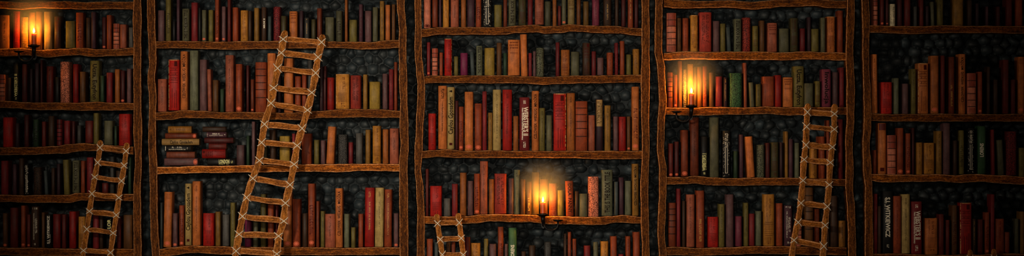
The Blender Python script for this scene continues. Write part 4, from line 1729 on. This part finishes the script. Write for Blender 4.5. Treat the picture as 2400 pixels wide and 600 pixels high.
def candle(x, ytop, ybase, side, where, power):
    """side: -1 puts the scroll and empty pan on the left, +1 on the right"""
    Y = -0.047
    rad = 0.0155
    zb, zt = PZ(ybase), PZ(ytop)
    X = 3.0 + (PX(x) - 3.0) * (CAM_D + Y) / CAM_D
    sc = empty('candle_sconce', (X, Y, zb))
    tag(sc, f'black iron scroll sconce holding the candle {where}', 'candle holder', 'iron candle sconces')
    # drip pan and cup under the candle (local coordinates: origin at the candle's foot)
    mb = MB(); lathe(mb, [(0.004, -0.012), (0.020, -0.010), (0.034, -0.002), (0.037, 0.004), (0.0345, 0.0045), (0.031, 0.0), (0.018, -0.0055), (0.004, -0.006)], 28)
    mb.build('drip_pan', M_IRON, sc)
    mb = MB(); lathe(mb, [(rad + 0.001, -0.006), (rad + 0.0035, -0.002), (rad + 0.0045, 0.008), (rad + 0.003, 0.009), (rad + 0.0012, 0.008), (rad + 0.0012, -0.003)], 24)
    mb.build('cup', M_IRON, sc)
    mb = MB(); tube(mb, [(0, 0, -0.011), (0, 0.001, -0.03), (side * 0.004, 0.012, -0.052), (side * 0.004, 0.028, -0.062), (side * 0.002, 0.042, -0.062)], [0.014, 0.012, 0.011, 0.009, 0.008], 10)
    mb.build('stem', M_IRON, sc)
    mb = MB()
    bz = -0.062
    vs = []
    for yy in (0.0385, 0.0432):
        for k in range(16):
            a = 2 * math.pi * k / 16
            vs.append((side * 0.002 + 0.012 * math.cos(a), yy, bz + 0.02 * math.sin(a)))
    # plate shape: an upright oval resting on the shelf front
    mb.add(vs, [[k, (k + 1) % 16, 16 + (k + 1) % 16, 16 + k] for k in range(16)] + [list(range(16)), list(range(16, 32))[::-1]], smooth=False)
    mb.build('back_plate', M_IRON, sc)
    mb = MB()
    arc = [(side * 0.004, 0.003, -0.05)]
    for k in range(0, 13):
        a = math.radians(200 + k * 13.5)
        arc.append((side * (0.048 + 0.040 * math.cos(a)), -0.004, -0.057 + 0.034 * math.sin(a) - 0.0))
    arc.append((side * 0.088, -0.002, -0.038))
    tube(mb, arc, [0.008] + [0.0058] * (len(arc) - 2) + [0.006], 10)
    mb.build('scroll_arm', M_IRON, sc)
    mb = MB(); lathe(mb, [(0.004, -0.004), (0.018, -0.003), (0.029, 0.003), (0.031, 0.0075), (0.0285, 0.008), (0.016, 0.002), (0.004, 0.0015)], 24, c=(side * 0.088, -0.002, -0.036))
    mb.build('drip_pan', M_IRON, sc)
    # the candle
    h = zt - zb
    ca = empty('candle', (X, Y, zb - 0.0045))
    tag(ca, f'lit orange candle burning {where}', 'candle', 'lit orange candles')
    h += 0.0045
    mb = MB()
    n = 28
    profl = [(rad * 0.99, 0.0), (rad, 0.006), (rad * 0.97, h * 0.5), (rad * 0.99, h - 0.006), (rad * 1.0, h - 0.002), (rad * 0.9, h), (rad * 0.72, h - 0.001), (rad * 0.45, h - 0.004), (rad * 0.1, h - 0.0045)]
    lathe(mb, profl, n)
    o = mb.build('wax_body', M_WAX, ca)
    for v in o.data.vertices:
        if v.co.z > h * 0.7:
            a = math.atan2(v.co.y, v.co.x)
            v.co.z += 0.0016 * math.sin(3 * a + 1) * (v.co.z / h)
    mb = MB(); tube(mb, [(0, 0, h - 0.0045), (0.0006, 0, h + 0.004), (0.002, 0, h + 0.009)], [0.0017, 0.0016, 0.0013], 7)
    mb.build('wick', M_WICK, ca)
    mb = MB()
    fh = 0.03
    pf = []
    for k in range(15):
        t = k / 14
        r = 0.0066 * (math.sin(math.pi * min(1, t * 1.0) ** 0.62)) * (1 - 0.35 * t)
        pf.append((max(0.0003, r), h + 0.003 + fh * t))
    lathe(mb, pf, 18, tint=(1, 1, 1))
    mb.build('flame', M_FLAME, ca)
    # scattering volume added to give the flame its halo of glow
    bm = bmesh.new(); bmesh.ops.create_icosphere(bm, subdivisions=4, radius=1.0)
    me = bpy.data.meshes.new('candle_glow_haze'); bm.to_mesh(me); bm.free()
    me.materials.append(M_HAZE)
    hz = bpy.data.objects.new('candle_glow_haze', me); COL.objects.link(hz)
    hz.scale = (0.2, 0.10, 0.17); hz.location = (X, -0.106, zt + 0.115)
    tag(hz, f'added haze that makes the glow around the candle {where}', 'haze', kind='stuff')
    ld = bpy.data.lights.new('candle_light', 'POINT')
    ld.energy = power; ld.color = (1.0, 0.43, 0.05); ld.shadow_soft_size = 0.014
    lo = bpy.data.objects.new('candle_light', ld)
    lo.location = (X, Y, zt + 0.026)
    COL.objects.link(lo)


candle(79.5, 79, 108, -1, 'on the top row of the leftmost bookcase', 2.4)
candle(1272.5, 474, 503, 1, 'on the fourth row of the middle bookcase', 3.8)
candle(1620.5, 219, 249, -1, 'on the second row of the fourth bookcase', 3.4)

# ------------------------------------------------------------------ light
def spot(name, loc, target, energy, color, size, angle, blend):
    ld = bpy.data.lights.new(name, 'SPOT')
    ld.energy = energy; ld.color = color; ld.shadow_soft_size = size
    ld.spot_size = math.radians(angle); ld.spot_blend = blend
    o = bpy.data.objects.new(name, ld)
    o.location = loc
    o.rotation_euler = (Vector(target) - Vector(loc)).to_track_quat('-Z', 'Y').to_euler()
    COL.objects.link(o)


spot('room_lamp', (0.7, -5.0, 1.35), (2.5, 0.0, 0.70), 560, (1.0, 0.87, 0.68), 0.14, 62, 1.0)
spot('front_fill', (3.0, -14.0, 1.05), (2.95, 0.0, 0.72), 1600, (1.0, 0.86, 0.68), 0.3, 24, 1.0)  # added frontal fill reaching the gaps between uprights; no known lamp there

w = bpy.data.worlds.new('dim_room'); scene.world = w
w.use_nodes = True
bg = w.node_tree.nodes['Background']
bg.inputs['Color'].default_value = (1.0, 0.8, 0.6, 1); bg.inputs['Strength'].default_value = 0.07

cam = bpy.data.cameras.new('camera')
cam.sensor_width = 36; cam.sensor_fit = 'HORIZONTAL'
cam.lens = 36 * CAM_D / 6.0
cam.clip_end = 60
co = bpy.data.objects.new('camera', cam)
co.location = (3.0, -CAM_D, 0.75)
co.rotation_euler = (math.radians(90), 0, 0)
COL.objects.link(co)
scene.camera = co
vs_ = scene.view_settings
vs_.view_transform = 'Standard'; vs_.look = 'None'; vs_.exposure = 0.0; vs_.gamma = 1.0
vs_.use_curve_mapping = False
